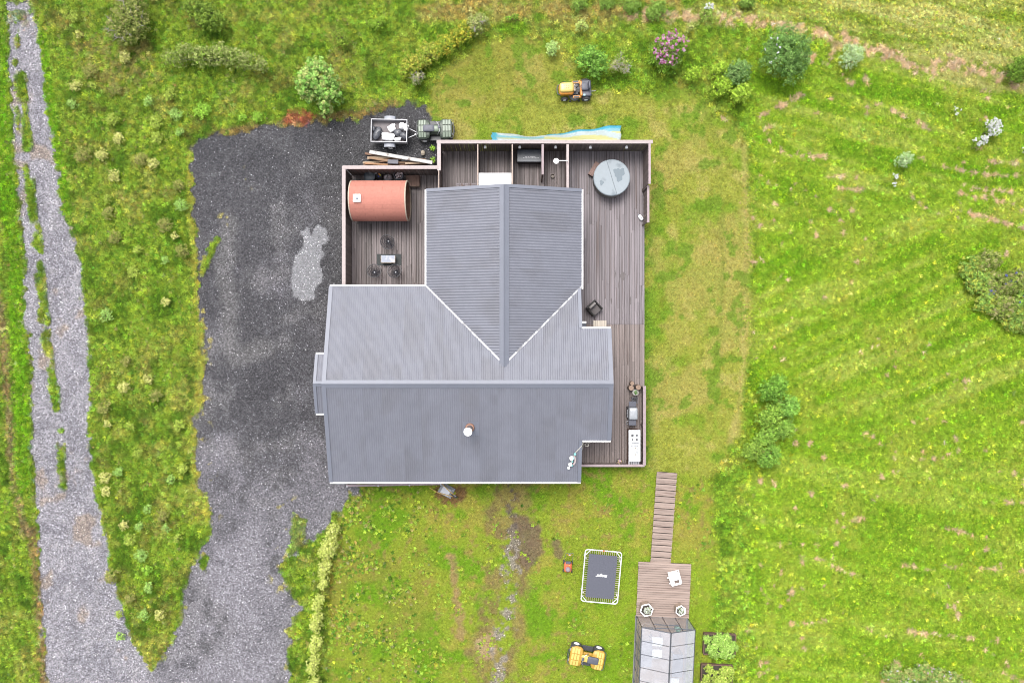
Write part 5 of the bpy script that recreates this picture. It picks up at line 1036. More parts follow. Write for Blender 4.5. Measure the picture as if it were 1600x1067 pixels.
# ------------------------------------------------------------------ outdoor kitchen corner
stump = mat('stump_bark', (.075, .05, .038), .9, 0, .3, 14, .4); ends = mat('stump_end', C(178, 150, 130), .8, 0, .2, 16)
for i, (px, py, r_, h_, lb) in enumerate(((988, 599, .13, .34, 'smallest log stump of the trio by the railing end'), (986, 606, .16, .42, 'log stump of the trio on the house side'), (997, 605, .16, .46, 'tallest log stump of the trio against the railing'))):
    q = P(px, py, .6); t = thing('log_stump', lb, 'stump', (q.x, q.y, ZD), i, 'log stumps by the railing'); MB().lathe([(r_ * 1.05, 0), (r_, .1), (r_ * .98, h_ - .02), (r_ * .9, h_ - .005)], 14).build('trunk', stump, t, True); MB().lathe([(r_ * .9, h_ - .01), (r_ * .88, h_ + .006), (.01, h_ + .006)], 14).build('cut_face', ends, t)
q = P(992.5, 613, .5); t = thing('plant_pot', 'round pot with a green plant between the stumps and the grill', 'plant pot', (q.x, q.y, ZD)); MB().lathe([(.11, 0), (.16, .32), (.18, .36), (.15, .36), (.14, .3), (.01, .3)], 20).build('pot', mat('pale_glaze', C(206, 204, 196), .5), t, True)
pn, nn, ii, nc = crown_points([(0, 0, .4, .1, .1, .1)], 160, 10); put('foliage', leaf_mesh('foliage', pn, nn, .05, np.clip(np.ones((len(pn), 3)) * np.array(C(112, 168, 76)) * 1.5 * np.exp(rng.normal(0, .25, len(pn)))[:, None], 0, .7)), t)
q = P(991.5, 625, .5); t = thing('wire_crate', 'black open frame crate beside the grill', 'crate', (q.x, q.y, ZD)); fr = mat('crate_frame', C(104, 104, 112), .5)
for s in (-1, 1):
    MB().box((0, s * .16, .36), (.36, .035, .03)).build('frame_bar', fr, t); MB().box((s * .17, 0, .36), (.035, .29, .03)).build('frame_bar', fr, t)
    for s2 in (-1, 1): MB().box((s * .165, s2 * .155, .17), (.03, .03, .35)).build('leg', fr, t)
MB().box((0, 0, .08), (.3, .28, .03)).build('shelf', black_m, t); MB().tube([(-.1, -.08, .12), (.1, .1, .14)], .015).build('brace', fr, t); MB().tube([(.1, -.08, .12), (-.08, .1, .15)], .015).build('brace', fr, t)
q = P(988.5, 646, 1.1); t = thing('gas_grill', 'gas grill with pale domed hood and two grey side shelves', 'grill', (q.x, q.y, ZD)); MB().box((0, 0, .36), (.46, .66, .7), ch=.02).build('cart', black_m, t); MB().box((0, 0, .76), (.54, .74, .14), ch=.03).build('fire_box', black_m, t)
MB().sup((.02, 0, .84), (.52, .7, .34), .28, .55, 24, 10, zmin=-.02).build('hood', mat('grill_hood', C(206, 210, 216), .3, .3, .04), t, True); MB().tube([(-.31, -.2, .92), (-.33, 0, .93), (-.31, .2, .92)], .015).build('hood_handle', galv_m, t)
for s in (-1, 1): MB().box((.0, s * .52, .77), (.42, .34, .05), ch=.03).build('side_shelf', dgrey_m, t)
for k in range(3): MB().lathe([(.025, 0), (.025, .03)], 10, Matrix.Translation((-.27, -.18 + .18 * k, .76)) @ Matrix.Rotation(R(-90), 4, 'Y')).build('knob', galv_m, t)
MB().tube([(-.1, -.62, .3), (-.28, -.66, .4), (-.3, -.5, .55), (-.1, -.4, .6)], .018).build('gas_hose', galv_m, t)
for s in (-1, 1): MB().tube([(-.18, s * .3, .05), (.18, s * .3, .05)], .05).build('castor', rub_m, t)
q = P(991.5, 696.5, 1.12); t = thing('kitchen_counter', 'white steel outdoor kitchen counter with hob and two sinks', 'counter', (q.x, q.y, ZD)); ss_m = mat('counter_steel', (.5, .51, .52), .3, .15, .04); Wc, Lc = .66, 1.8
MB().box((0, 0, .34), (Wc - .06, Lc - .04, .68)).build('cabinet', brown_m, t)
top = MB()      # worktop with two openings
ys = [-Lc / 2, -.68, -.36, -.3, .02, Lc / 2]; xs_ = [-Wc / 2, -.2, .2, Wc / 2]
for i in range(5):
    for j in range(3):
        if i in (1, 3) and j == 1: continue
        top.box(((xs_[j] + xs_[j + 1]) / 2, (ys[i] + ys[i + 1]) / 2, .835), (xs_[j + 1] - xs_[j], ys[i + 1] - ys[i], .05))
top.build('worktop', ss_m, t)
for yy in (-.52, -.14):
    sk_ = MB(); sk_.box((0, yy, .72), (.38, .3, .012))
    for s in (-1, 1): sk_.box((s * .195, yy, .78), (.012, .3, .1)); sk_.box((0, yy + s * .155, .78), (.38, .012, .1))
    so = sk_.build('sink', ss_m, t); MB().lathe([(.035, .727), (.035, .733)], 12, Matrix.Translation((.06, yy, 0))).build('drain', mat('drain_brass', C(150, 130, 90), .4, .4), so)
MB().tube([(.26, -.33, .86), (.26, -.33, 1.05), (.12, -.33, 1.08), (.08, -.33, 1.03)], .014).build('tap', steel_m, t)
for (dx, dy, r_) in ((-.12, .6, .075), (.13, .6, .065), (-.12, .36, .05), (.13, .36, .065)): MB().lathe([(r_, .86), (r_, .875), (r_ * .5, .885)], 14, Matrix.Translation((dx, dy, 0))).build('burner', mat('burner_iron', (.05, .05, .055), .6), t)
MB().box((.05, .16, .868), (.4, .025, .012)).build('hob_trim', dgrey_m, t)
for i in range(5): MB().box((-.26 + .13 * i, -Lc / 2 - .12, .62), (.1, .2, .03)).build('shelf_slat', galv_m, t)
for s in (-1, 1): MB().box((s * .3, -Lc / 2 - .12, .3), (.05, .18, .6)).build('shelf_leg', brown_m, t)
q = P(967, 720.5, .5); t = thing('flower_pot', 'pot of pink flowers by the low railing', 'plant pot', (q.x, q.y, ZD)); MB().lathe([(.1, 0), (.14, .24), (.15, .26), (.12, .26), (.01, .22)], 16).build('pot', black_m, t, True)
pn, nn, ii, nc = crown_points([(0, 0, .36, .16, .15, .14)], 260, 9); pk = np.array([C(236, 190, 214), C(226, 168, 196), C(168, 186, 110), C(140, 160, 90), C(240, 226, 150)])[rng.integers(0, 5, len(pn))]; put('flowers', leaf_mesh('flowers', pn, nn, .06, np.clip(pk * 1.4, 0, .8), .7), t); bpy.context.view_layer.update()
put('bloom', MB().sup((.04, .05, .5), (.12, .1, .07), .8, 1, 10, 6, None, .15, 2).mesh('bloom', mat('petals', C(238, 200, 222), .6), True), t)

# ------------------------------------------------------------------ string of buoys hung at the roof corner
aq = mat('aqua_float', C(150, 226, 224), .4, 0, .06, 6); cr = mat('rope', C(226, 222, 210), .8, 0, .1, 20)
t = thing('buoy_string', 'string of white and turquoise buoys draped over the roof corner', 'buoys', P(908, 694, 3.2)); o0 = t.location.copy()
def rp(px, py, z_): return P(px, py, z_) - o0
def zroof(px, py): return zs(P(px, py, 3.0).y) + .05
path = [(911, 691, 3.15)] + [(px, py, zroof(px, py)) for px, py in ((909, 696), (904, 702), (900, 706), (897, 711), (894, 718), (892, 724), (889, 731))]
MB().tube([rp(*a) for a in path], .022, 6).build('rope', cr, t, True); MB().tube([rp(911, 691, 3.15), rp(910.5, 699, 2.9), rp(908, 707, 2.6)], .018, 6).build('rope', cr, t, True)
for i, (px, py, d_, m) in enumerate(((898.5, 709.5, .14, aq), (893, 716, .22, white_m), (895.5, 716, .15, aq), (891, 725.5, .2, white_m), (893.5, 727, .12, aq), (888.5, 731, .14, white_m), (894.5, 721, .1, aq))):
    z_ = zroof(px, py) + d_ * .35; MB().sup(tuple(rp(px, py, z_)), (d_, d_ * 1.15, d_ * .9), .9, 1, 14, 8, None, .05, i).build('buoy', m, t, True)
MB().tube([rp(px, py, zroof(px, py) + .03) for px, py in ((897.5, 712), (899, 718), (898.5, 722), (896, 726))], .05, 8).build('float_line', mat('pink_float', C(214, 196, 196), .6), t, True)
t = thing('rope_coil', 'coiled pale rope hook hanging under the bay eave', 'rope', P(916.5, 694.5, 2.6)); MB().tube([(.1 * math.cos(a), .08 * math.sin(a), .004 * k) for k, a in enumerate([2 * math.pi * i / 14 for i in range(30)])], .022, 6).build('coil', cr, t, True); MB().tube([(.06, .06, .05), (.14, .12, .2), (.14, .3, .5)], .018, 6).build('hanger', cr, t, True)

# ------------------------------------------------------------------ plastic sheet over the back fence
NX, NYs = 60, 14; vs = []; fs = []
cmix = [C(160, 220, 240), C(226, 240, 246), C(240, 236, 170), C(96, 200, 234)]
tarp_top = lambda u: 216.5 - (4 + 17 * max(0, (u - .42) / .58) ** .8 + 6 * math.exp(-((u - .04) / .12) ** 2)) + 1.2 * math.sin(u * 26)
cols_ = []
for j in range(NYs + 1):
    v = j / NYs
    for i in range(NX + 1):
        u = i / NX; px = 768 + 202 * u; pyo = tarp_top(u); py = 219.0 + (pyo - 219.0) * v; z_ = 1.5 * (1 - v) ** 1.1 + .14 * math.sin(u * 23 + v * 5) * v * (1 - v) * 4 * .6 + .07 * math.sin(u * 61 + 3 * v) * v + .16
        q = P(px, py, z_); vs.append((q.x + .03 * math.sin(v * 9 + u * 30), max(q.y, 11.17 + .02 * v), z_))
        w = .5 + .5 * math.sin(v * 7.5 + u * 5 + math.sin(u * 14)); k = 3 if (v > .82 and u > .42) or (.05 > u) else (1 if w > .55 else (2 if (v < .6 and u > .4) or (v < .3) else 0)); cols_.append(cmix[k])
for j in range(NYs):
    for i in range(NX): a = j * (NX + 1) + i; fs.append((a, a + 1, a + NX + 2, a + NX + 1))
me = bpy.data.meshes.new('plastic_sheet'); me.from_pydata(vs, [], fs); a = me.attributes.new('col', 'FLOAT_COLOR', 'POINT'); a.data.foreach_set('color', np.array([(*c, 1) for c in cols_], np.float32).ravel()); me.polygons.foreach_set('use_smooth', [True] * len(fs)); tm_ = attr_mat('plastic_film', 'GEOMETRY', .3, .15); me.materials.append(tm_)
to = bpy.data.objects.new('plastic_sheet', me); COL.objects.link(to); so_ = to.modifiers.new('thick', 'SOLIDIFY'); so_.thickness = .012; tag(to, 'crumpled blue, white and yellow plastic sheet draped outside the back fence', 'plastic sheet')

# ------------------------------------------------------------------ riding mower
p = P(899, 138.5, .6); t = thing('riding_mower', 'orange riding mower with yellow hood and grey seat parked on the lawn', 'riding mower', (p.x, p.y, .0), R(180 + 3))
or_m = mat('mower_orange', C(240, 158, 52), .4, 0, .06, 8); hy_m = mat('mower_yellow', C(248, 214, 120), .35, 0, .04, 8)
MB().box((.0, 0, .36), (1.5, .36, .14), ch=.03).build('chassis', black_m, t)
MB().sup((.52, .0, .5), (.86, .66, .36), .35, .5, 24, 8).build('engine_skirt', or_m, t, True); hd = MB().sup((.5, -.05, .66), (.82, .56, .3), .38, .5, 24, 10).build('hood', hy_m, t, True)
for i in range(3):
    for s in (-1, 1): MB().box((.42 + .1 * i, -.05 + s * .07, .812), (.03, .06, .012)).build('hood_vent', mat('vent_tan', C(190, 140, 70), .6), hd)
MB().tube([(.86, -.3, .5), (1.02, -.24, .52), (1.06, 0, .53), (1.02, .24, .52), (.86, .3, .5)], .03, 8).build('front_bumper', dgrey_m, t, True)
MB().box((-.02, 0, .45), (.3, .62, .06), ch=.02).build('foot_plate', black_m, t)
for s in (-1, 1):
    MB().box((-.1, s * .42, .44), (.5, .16, .05), ch=.03).build('running_board', or_m, t); MB().box((-.06, s * .44, .47), (.3, .09, .012)).build('rubber_pad', black_m, t)
MB().box((-.33, 0, .56), (.16, .86, .12), ch=.04).build('seat_pan', or_m, t); MB().box((-.64, 0, .52), (.56, .92, .16), ch=.05).build('rear_fender', dgrey_m, t)
MB().sup((-.55, -.04, .7), (.42, .42, .14), .35, .6, 18, 8).build('seat', dgrey_m, t, True); MB().sup((-.78, -.04, .86), (.12, .46, .38), .4, .6, 18, 8).build('seat_back', dgrey_m, t, True)
MB().tube([(.02, 0, .5), (-.1, 0, .86)], .025).build('steering_column', black_m, t); MB().tube([(-.1 + .17 * math.cos(a), .17 * math.sin(a), .88 + .03 * math.cos(a)) for a in [2 * math.pi * k / 20 for k in range(20)]], .018, 6, True).tube([(-.27, 0, .85), (.07, 0, .91)], .014).build('steering_wheel', black_m, t, True)
MB().box((.04, .0, .72), (.12, .4, .16), ch=.03).build('dashboard', rimw, t)
for s in (-1, 1): wheel(t, .62, s * .44, .19, .15, .1, s); wheel(t, -.62, s * .48, .25, .22, .12, s)
MB().lathe([(.5, .1), (.52, .16), (.45, .24), (.1, .26)], 22, Matrix.Translation((.02, 0, 0)) @ Matrix.Diagonal((.8, 1.08, 1, 1))).build('mower_deck', mat('deck_steel', (.1, .1, .1), .5, .3), t, True)
for s in (-1, 1):
    for xx in (.28, -.22): MB().tube([(xx, s * .54 - .03, .07), (xx, s * .54 + .03, .07)], .065).build('gauge_wheel', rub_m, t)
    MB().lathe([(.08, .24), (.08, .3), (.03, .31)], 12, Matrix.Translation((.02, s * .42, 0))).build('spindle_cover', galv_m, t)
MB().tube([(-.92, .12, .35), (-1.1, .12, .36), (-1.2, .1, .38)], .022).build('hitch', galv_m, t); MB().box((-.5, .4, .61), (.12, .1, .02)).build('sticker', mat('sticker_cyan', C(170, 220, 226), .4), t)
# ------------------------------------------------------------------ push mower
p = P(887.5, 886, .3); t = thing('push_mower', 'orange push lawn mower with folded handle beside the trampoline', 'lawn mower', (p.x, p.y, .0), R(-90 - 3)); oo = mat('push_orange', C(240, 120, 70), .4, 0, .06)
MB().sup((0, 0, .2), (.62, .46, .24), .5, .6, 20, 8).build('deck_housing', oo, t, True); MB().lathe([(.14, .28), (.15, .38), (.1, .43), (.02, .44)], 16, Matrix.Translation((.1, 0, 0))).build('engine_cover', mat('engine_grey', C(180, 160, 170), .4, .2), t, True); MB().lathe([(.17, .26), (.17, .32)], 16, Matrix.Translation((.1, 0, 0))).build('engine_shroud', oo, t, True)
MB().box((-.27, 0, .3), (.16, .3, .1), ch=.03).build('rear_flap', dgrey_m, t); MB().lathe([(.03, .32), (.03, .37)], 10, Matrix.Translation((-.14, .06, 0))).build('fuel_cap', mat('cap_yellow', C(240, 220, 90), .4), t)
for x_, r_ in ((.26, .09), (-.24, .1)):
    for s in (-1, 1): wheel(t, x_, s * .25, r_, .055, .05, s)
hb = MB().tube([(-.26, -.22, .25), (-.55, -.23, .5), (-.95, -.21, .8), (-.98, .21, .8), (-.55, .23, .5), (-.26, .22, .25)], .014, 6).build('handle_frame', mat('handle_steel', C(150, 152, 160), .4, .4), t, True); MB().tube([(-.92, -.15, .82), (-.84, 0, .82), (-.92, .15, .82)], .016).build('control_bar', oo, hb, True); MB().box((-.88, 0, .8), (.08, .1, .06)).build('switch_box', galv_m, hb)
# ------------------------------------------------------------------ trampoline
p = P(939.7, 900.5, .62); t = thing('trampoline', 'rectangular trampoline with black mat and white frame on the lawn', 'trampoline', (p.x, p.y, 0), R(-5)); tw, tl = 57 * K * .985, 81 * K * .985
fw = mat('trampoline_frame', (.5, .5, .52), .4, .1, .03); o = arc_rect(-tw / 2, tw / 2, -tl / 2, tl / 2, .17, 5); MB().tube([(a, b_, .62) for a, b_ in o], .033, 8, True).build('frame', fw, t, True)
for sx_ in (-1, 1):
    for sy_ in (-1, 1):
        MB().tube([(sx_ * (tw / 2 - .03), sy_ * (tl / 2 - .32), .62), (sx_ * (tw / 2 - .3), sy_ * (tl / 2 - .03), .62)], .022, 6).build('corner_brace', fw, t)
        MB().tube([(sx_ * (tw / 2 - .08), sy_ * (tl / 2 - .5), .6), (sx_ * (tw / 2 - .02), sy_ * (tl / 2 - .5), .02)], .03, 6).build('leg', fw, t)
mw, ml = tw - .46, tl - .5; MB().box((0, 0, .6), (mw, ml, .014)).build('jumping_mat', mat('mat_weave', C(96, 98, 112), .6, 0, .06, 30), t)
sp = mat('spring_steel', (.35, .3, .26), .5, .4); sm = MB().tube([(0, 0, 0), (0, .19, 0)], .012, 5).mesh('spring', sp); n_ = 14
for i in range(n_):
    x = -mw / 2 + mw * (i + .5) / n_
    put('spring', sm, t, (x, ml / 2, .605), 0); put('spring', sm, t, (x, -ml / 2, .605), math.pi)
for i in range(20):
    y = -ml / 2 + ml * (i + .5) / 20; put('spring', sm, t, (mw / 2, y, .605), -math.pi / 2); put('spring', sm, t, (-mw / 2, y, .605), math.pi / 2)
def text_mesh(s_, size, m, name='lettering'):
    cu_ = bpy.data.curves.new(name, 'FONT'); cu_.body = s_; cu_.size = size; cu_.align_x = 'CENTER'; cu_.align_y = 'CENTER'; cu_.extrude = .002; cu_.shear = .25; cu_.offset = .006
    o_ = bpy.data.objects.new(name, cu_); COL.objects.link(o_); bpy.context.view_layer.update(); me_ = bpy.data.meshes.new_from_object(o_.evaluated_get(bpy.context.evaluated_depsgraph_get())); bpy.data.objects.remove(o_); me_.materials.clear(); me_.materials.append(m); return me_
put('lettering', text_mesh('ranger', .24, white_m), t, (.02, .03, .611), math.pi)
MB().box((0, tl / 2, .64), (.1, .06, .1)).build('orange_clip', oo, t)
# ------------------------------------------------------------------ wheelbarrow, upside down
p = P(697, 767.5, .3); t = thing('wheelbarrow', 'upturned pale wheelbarrow with yellow handles against the house', 'wheelbarrow', (p.x, p.y, .02), R(-28)); bt = mat('barrow_tray', C(222, 226, 236), .4, .0, .06, 8); yh = mat('barrow_handle', C(232, 188, 96), .5)
vs = [(-.42, -.33, 0), (.42, -.3, 0), (.42, .3, 0), (-.42, .33, 0), (-.28, -.23, .3), (.22, -.2, .34), (.22, .2, .34), (-.28, .23, .3)]
MB().add(vs, [(0, 1, 5, 4), (1, 2, 6, 5), (2, 3, 7, 6), (3, 0, 4, 7), (4, 5, 6, 7), (0, 3, 2, 1)]).build('tray', bt, t)
MB().tube([(-.42, -.33, .02), (.42, -.3, .02), (.42, .3, .02), (-.42, .33, .02)], .022, 6, True).build('rim', lgrey_m, t)
for s in (-1, 1): MB().tube([(-.95, s * .3, .1), (-.4, s * .28, .3), (.2, s * .12, .4), (.5, s * .06, .36)], .022, 6).build('handle', yh, t, True); MB().tube([(-.2, s * .24, .34), (-.26, s * .27, .62)], .018, 6).build('leg', yh, t)
wheel(t, 0, 0, .19, .09, .1, 1).location = (.55, 0, .12)
# ------------------------------------------------------------------ long low rail along the south wall
p0, p1 = P(541, 758.5, .9), P(690, 755.5, .9); t = thing('garden_rail', 'long lilac-grey handrail on short posts along the house wall', 'rail', ((p0.x + p1.x) / 2, (p0.y + p1.y) / 2, 0), math.atan2(p1.y - p0.y, p1.x - p0.x)); ln = (p1 - p0).length
MB().box((0, 0, .9), (ln, .13, .05), ch=.01).build('top_rail', capd_m, t)
for k in range(4): x = -ln / 2 + .05 + (ln - .1) * k / 3; MB().box((x, .02, .44), (.08, .08, .88)).build('post', brown_m, t); MB().tube([(x, -.04, .93), (x, -.04, .95)], .05, 10).build('cap', galv_m, t)
MB().box((0, .02, .45), (ln, .03, .1)).build('lower_rail', brown_m, t)

# ------------------------------------------------------------------ boardwalk and platform
walk_m = mat('walkway_board', C(186, 164, 152), .75, 0, .22, 3.5, .15, .12, stretch=(.5, 10, 1), col2=C(130, 104, 94), thr=.62)
t = thing('boardwalk', 'stepped wooden boardwalk leading down to the greenhouse platform', 'boardwalk', P(1041, 737, 0)); d0 = P(1041, 737, 0); d1 = P(1031, 879, 0); dv = d1 - d0; ns = 15; ang = math.atan2(dv.y, dv.x) + math.pi / 2; bm_ = ew(walk_m, .104, .03)
widths = 31.5 * K
for i in range(ns):
    c = dv * ((i + .5) / ns); seg = dv.length / ns
    if i == 0: nb = 3
    for k in range(3):
        off = dv.normalized() * (-seg / 2 + (seg - .03) * (k + .5) / 3); z_ = .17 - .03 * (k - 1) + (.025 if i == 0 else 0) + rnd.uniform(-.003, .003)
        put('plank', bm_, t, (c.x + off.x, c.y + off.y, z_), ang + rnd.uniform(-.004, .004), (widths + rnd.uniform(-.01, .01), 1, 1))
    MB().box((c.x, c.y, .07), (widths - .1, seg - .01, .1), ang).build('bearer', dark_m, t)
GRZ = R(-2.6); t = thing('timber_platform', 'square plank platform in front of the greenhouse', 'platform', P(1036, 920, 0), GRZ); n_ = 24; pl_ = 85 * K; pwid = 82 * K; bm2 = ew(walk_m, .118, .03)
for i in range(n_): put('plank', bm2, t, (rnd.uniform(-.01, .01), pl_ / 2 - pl_ * (i + .5) / n_, .165 + rnd.uniform(-.003, .003)), rnd.uniform(-.003, .003), (pwid + rnd.uniform(-.012, .012), 1, 1))
MB().box((0, 0, .075), (pwid - .06, pl_ - .06, .14)).build('frame', dark_m, t)
# white plastic chair tipped over on the platform
p = P(1054.5, 903.5, .45); t = thing('garden_chair', 'white plastic garden chair tipped over on the platform', 'chair', (p.x, p.y, .18), R(15)); wp_ = mat('white_plastic', (.82, .82, .82), .45, 0, .02)
bk = MB(); 
for (x0_, x1_, y0_, y1_) in ((-.28, .28, -.06, .34), (-.28, .28, -.34, -.24), (-.28, -.1, -.24, -.06), (.18, .28, -.24, -.06)): bk.box(((x0_ + x1_) / 2, (y0_ + y1_) / 2, .4), (x1_ - x0_, y1_ - y0_, .025))
bk.build('backrest', wp_, t)
MB().box((0, .33, .2), (.52, .04, .42), ch=.015).build('seat', wp_, t)
for s in (-1, 1):
    MB().box((s * .3, .02, .34), (.06, .6, .1), ch=.02).build('armrest', wp_, t); MB().tube([(s * .27, .34, .05), (s * .3, .46, .36), (s * .3, .34, .4)], .028, 6).build('leg', wp_, t); MB().tube([(s * .27, -.3, .0), (s * .27, -.28, .4)], .028, 6).build('leg', wp_, t)
MB().box((-.34, .2, .41), (.2, .05, .03)).build('leg_brace', wp_, t); MB().box((-.33, -.14, .41), (.14, .04, .03)).build('leg_brace', wp_, t)
# hexagonal planters by the greenhouse door
def hexpot(label, px, py, s, seed):
    q = P(px, py, .5); t_ = thing('hexagonal_planter', label, 'planter', (q.x, q.y, .18), R(12 * seed), 'hexagonal planters at the greenhouse door'); w = mat('planter_wood', C(190, 168, 150), .7, 0, .15, 6); k = []
    for i in range(6):
        a = R(60 * i); b_ = R(60 * i + 60); MB().box((.3 * s * math.cos((a + b_) / 2), .3 * s * math.sin((a + b_) / 2), .24), (.035, .345 * s, .48), (a + b_) / 2).build('side_board', w, t_)
        MB().box((.3 * s * math.cos((a + b_) / 2), .3 * s * math.sin((a + b_) / 2), .49), (.06, .37 * s, .02), (a + b_) / 2).build('rim_board', white_m, t_)
    MB().lathe([(.28 * s, .4), (.27 * s, .42), (.01, .42)], 6).build('soil', mat('potting_soil', (.03, .024, .018), .95), t_)
    pn, nn, ii, nc = crown_points([(.03, -.02, .5, .24 * s, .24 * s, .12)], 300, 9); c_ = np.array([C(236, 240, 232), C(214, 224, 206), C(150, 176, 100), C(244, 244, 240)])[rng.integers(0, 4, len(pn))]; put('flowers', leaf_mesh('flowers', pn, nn, .075, np.clip(c_ * 1.3, 0, .8), .7), t_)
hexpot('larger hexagonal planter with white flowers at the greenhouse door', 1009.5, 951, 1.05, 1); hexpot('smaller hexagonal planter with white flowers at the greenhouse door', 1062.5, 952, .82, 2)

# ------------------------------------------------------------------ greenhouse
gl = bpy.data.materials.new('greenhouse_glass'); gl.use_nodes = True; N = gl.node_tree.nodes; L = gl.node_tree.links; pb = N['Principled BSDF']; pb.inputs['Base Color'].default_value = (.42, .42, .45, 1); pb.inputs['Roughness'].default_value = .06; pb.inputs['Specular IOR Level'].default_value = .8
tp = N.new('ShaderNodeBsdfTransparent'); tp.inputs[0].default_value = (.93, .95, .96, 1); mx = N.new('ShaderNodeMixShader'); tcx = N.new('ShaderNodeTexCoord'); nzx = N.new('ShaderNodeTexNoise'); nzx.inputs['Scale'].default_value = 2.2; nzx.inputs['Detail'].default_value = 4; mrx = N.new('ShaderNodeMapRange'); mrx.inputs[3].default_value = .22; mrx.inputs[4].default_value = .50
L.new(tcx.outputs['Object'], nzx.inputs['Vector']); L.new(nzx.outputs[0], mrx.inputs[0]); L.new(mrx.outputs[0], mx.inputs[0]); L.new(tp.outputs[0], mx.inputs[1]); L.new(pb.outputs[0], mx.inputs[2]); L.new(mx.outputs[0], N['Material Output'].inputs[0])
gl2 = gl.copy(); gl2.name = 'greenhouse_side_glass'
for nd in gl2.node_tree.nodes:
    if nd.type == 'MAP_RANGE': nd.inputs[3].default_value = .12; nd.inputs[4].default_value = .22
al = mat('greenhouse_frame', C(108, 110, 120), .4, .3, .05); gp0 = P(994.5, 961, .1)
t = thing('greenhouse', 'glass greenhouse with gabled roof and dark metal frame', 'greenhouse', (gp0.x, gp0.y, 0), GRZ); GW_, GL_, GE, GR_ = 2.98, 5.2, 1.78, 2.38; xm = GW_ / 2
brick_m = mat('foundation', (.2, .19, .18), .9, 0, .15, 8)
for (c, d_) in (((0, -GL_ / 2, .06), (.1, GL_, .12)), ((GW_, -GL_ / 2, .06), (.1, GL_, .12)), ((xm, 0, .06), (GW_ - .1, .1, .12)), ((xm, -GL_, .06), (GW_ - .1, .1, .12))): MB().box(c, d_).build('foundation', brick_m, t)
MB().box((xm, -GL_ / 2, .03), (GW_ - .12, GL_ - .12, .05)).build('floor', mat('greenhouse_floor', C(196, 160, 134), .9, 0, .12, 3, .1), t)
def bar(a, b_, w=.035, nm='frame_bar', m=al): MB().tube([a, b_], w / 2 * 1.15, 4).build(nm, m, t)
rows_ = 7; st_ = GL_ / rows_
for s, x in ((0, 0), (1, GW_)):
    bar((x, 0, GE), (x, -GL_, GE), .06, 'eave_beam'); bar((x, 0, .12), (x, -GL_, .12), .05, 'sill')
    for k in range(rows_ + 1): bar((x, -st_ * k, .12), (x, -st_ * k, GE), .035); bar((x, -st_ * k, GE), (xm, -st_ * k, GR_), .05 if k in (0, rows_) else .03, 'rafter')
    for k in range(rows_):
        e = .012; MB().add([(x, -st_ * k - .02, GE + .01), (xm + (-.012 if s == 0 else .012), -st_ * k - .02, GR_ + .004), (xm + (-.012 if s == 0 else .012), -st_ * (k + 1) + .02, GR_ + .004), (x, -st_ * (k + 1) + .02, GE + .01), (x, -st_ * k - .02, GE + .016), (xm + (-.012 if s == 0 else .012), -st_ * k - .02, GR_ + .01), (xm + (-.012 if s == 0 else .012), -st_ * (k + 1) + .02, GR_ + .01), (x, -st_ * (k + 1) + .02, GE + .016)], [(0, 1, 2, 3), (7, 6, 5, 4), (0, 4, 5, 1), (1, 5, 6, 2), (2, 6, 7, 3), (3, 7, 4, 0)]).build('roof_pane', gl, t)
        MB().box((x, -st_ * (k + .5), (GE + .14) / 2), (.006, st_ - .04, GE - .2)).build('side_pane', gl2, t)
        bar((x, -st_ * k, .9 + .2 * (k % 2)), (x, -st_ * (k + 1), .9 + .2 * (k % 2)), .02)
bar((xm, .02, GR_ + .01), (xm, -GL_, GR_ + .01), .07, 'ridge_beam')
for yy in (0, -GL_):
    bar((0, yy, .14), (GW_, yy, .14), .05, 'sill'); bar((0, yy, GE), (GW_, yy, GE), .045, 'tie_beam')
    for i in range(5): x = GW_ * i / 4; bar((x, yy, .12), (x, yy, GE + (GR_ - GE) * (1 - abs(x - xm) / xm)), .035)
for i in range(4):
    x0_, x1_ = GW_ * i / 4 + .03, GW_ * (i + 1) / 4 - .03; h0 = GE + (GR_ - GE) * (1 - abs(x0_ - xm) / xm) - .05; h1 = GE + (GR_ - GE) * (1 - abs(x1_ - xm) / xm) - .05
    MB().add([(x0_, -.003, .16), (x1_, -.003, .16), (x1_, -.003, h1), (x0_, -.003, h0), (x0_, .003, .16), (x1_, .003, .16), (x1_, .003, h1), (x0_, .003, h0)], [(0, 1, 2, 3), (7, 6, 5, 4), (0, 4, 5, 1), (1, 5, 6, 2), (2, 6, 7, 3), (3, 7, 4, 0)]).build('door' if i in (1, 2) else 'front_pane', gl2, t)
bar((GW_ * .26, 0, 1.3), (GW_ * .74, 0, 1.3), .05, 'door_rail')
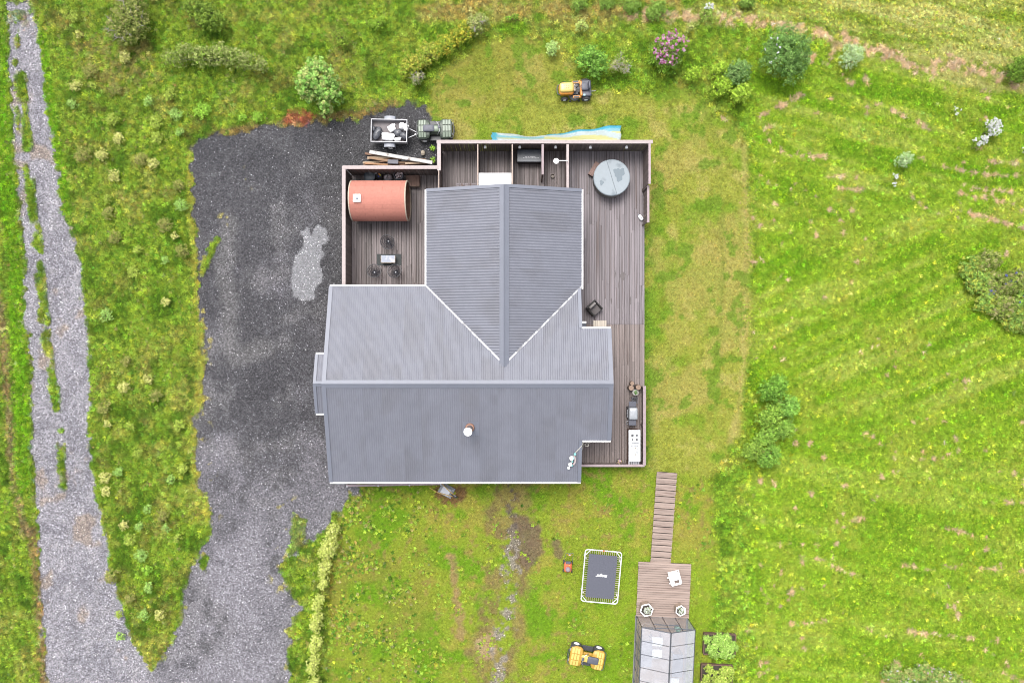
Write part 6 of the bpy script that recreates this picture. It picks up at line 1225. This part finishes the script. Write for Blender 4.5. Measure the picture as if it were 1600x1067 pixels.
# what stands inside
def inbox(name, label, cat, x, y, d, m, z=.06):
    w = Matrix.Rotation(GRZ, 3, 'Z') @ Vector((x, y, 0)) + gp0; t_ = thing(name, label, cat, (w.x, w.y, z), GRZ); 
    MB().box((0, 0, d[2] - .02), (d[0], d[1], .04), ch=.008).build('top', m, t_)
    for sx_ in (-1, 1):
        for sy_ in (-1, 1): MB().box((sx_ * (d[0] / 2 - .04), sy_ * (d[1] / 2 - .04), (d[2] - .04) / 2), (.05, .05, d[2] - .04)).build('leg', al, t_)
    return t_
gb = mat('bench_zinc', C(150, 158, 176), .5, .2, .08); inbox('potting_bench', 'grey potting bench under the house-side greenhouse roof', 'bench', .5, -1.9, (.7, 1.5, .75), gb); inbox('potting_bench', 'grey potting bench under the bed-side greenhouse roof', 'bench', 2.35, -2.5, (.6, 1.3, .75), gb)
for (x, y, d_, lb) in ((1.15, -1.25, (.62, .5, .6), 'white tray table in the greenhouse next to the door'), (1.1, -1.95, (.7, .5, .6), 'white tray table in the greenhouse next to the zinc bench'), (2.3, -3.6, (.5, .5, .5), 'small white stand deep inside the greenhouse')): inbox('tray_table', lb, 'table', x, y, d_, white_m)
w = Matrix.Rotation(GRZ, 3, 'Z') @ Vector((2.4, -.6, 0)) + gp0; t = thing('watering_can', 'green watering can just inside the greenhouse', 'watering can', (w.x, w.y, .06)); gc_ = mat('can_green', C(110, 176, 150), .5); MB().lathe([(.15, 0), (.15, .3), (.1, .34)], 16).build('can_body', gc_, t, True); MB().tube([(.12, 0, .08), (.3, 0, .3)], .025).build('spout', gc_, t); MB().tube([(-.14, 0, .1), (-.24, 0, .25), (-.05, 0, .4)], .015).build('handle', gc_, t)

# ------------------------------------------------------------------ raised beds
def bed(label, px0, py0, px1, py1, rz, cols, seed):
    a = P(px0, py0, .1); b_ = P(px1, py1, .1); w, l = abs(b_.x - a.x), abs(b_.y - a.y); t_ = thing('raised_bed', label, 'raised bed', ((a.x + b_.x) / 2, (a.y + b_.y) / 2, 0), rz)
    for s in (-1, 1): MB().box((0, s * l / 2, .12), (w, .06, .24)).build('side_board', brown_m, t_); MB().box((s * w / 2, 0, .12), (.06, l - .065, .24)).build('end_board', brown_m, t_)
    MB().box((0, 0, .09), (w - .07, l - .07, .16)).build('soil', mat('potting_soil', (.03, .024, .018), .95), t_)
    lob = []
    rr_ = random.Random(seed)
    for i in range(22): lob.append((rr_.uniform(-.44, .44) * w, rr_.uniform(-.42, .46) * l - .06, .24, .3, .3, .2))
    pn, nn, ii, nc = crown_points(lob, 5200, 9); c_ = np.array([C(*c) for c in cols])[rng.integers(0, len(cols), len(pn))]; put('foliage', leaf_mesh('foliage', pn, nn, .16, np.clip(c_ * 2.0 * np.exp(rng.normal(0, .25, len(pn)))[:, None], 0, .75), .3), t_)
bed('raised bed overflowing with leafy vegetables beside the greenhouse', 1099, 989, 1148, 1021, R(-2), [(150, 186, 84), (124, 164, 62), (176, 204, 112)], 3)
bed('raised bed of sparse young plants and grass beside the greenhouse', 1095, 1037, 1143, 1075, R(-2), [(160, 184, 76), (180, 190, 96), (132, 160, 56)], 4)
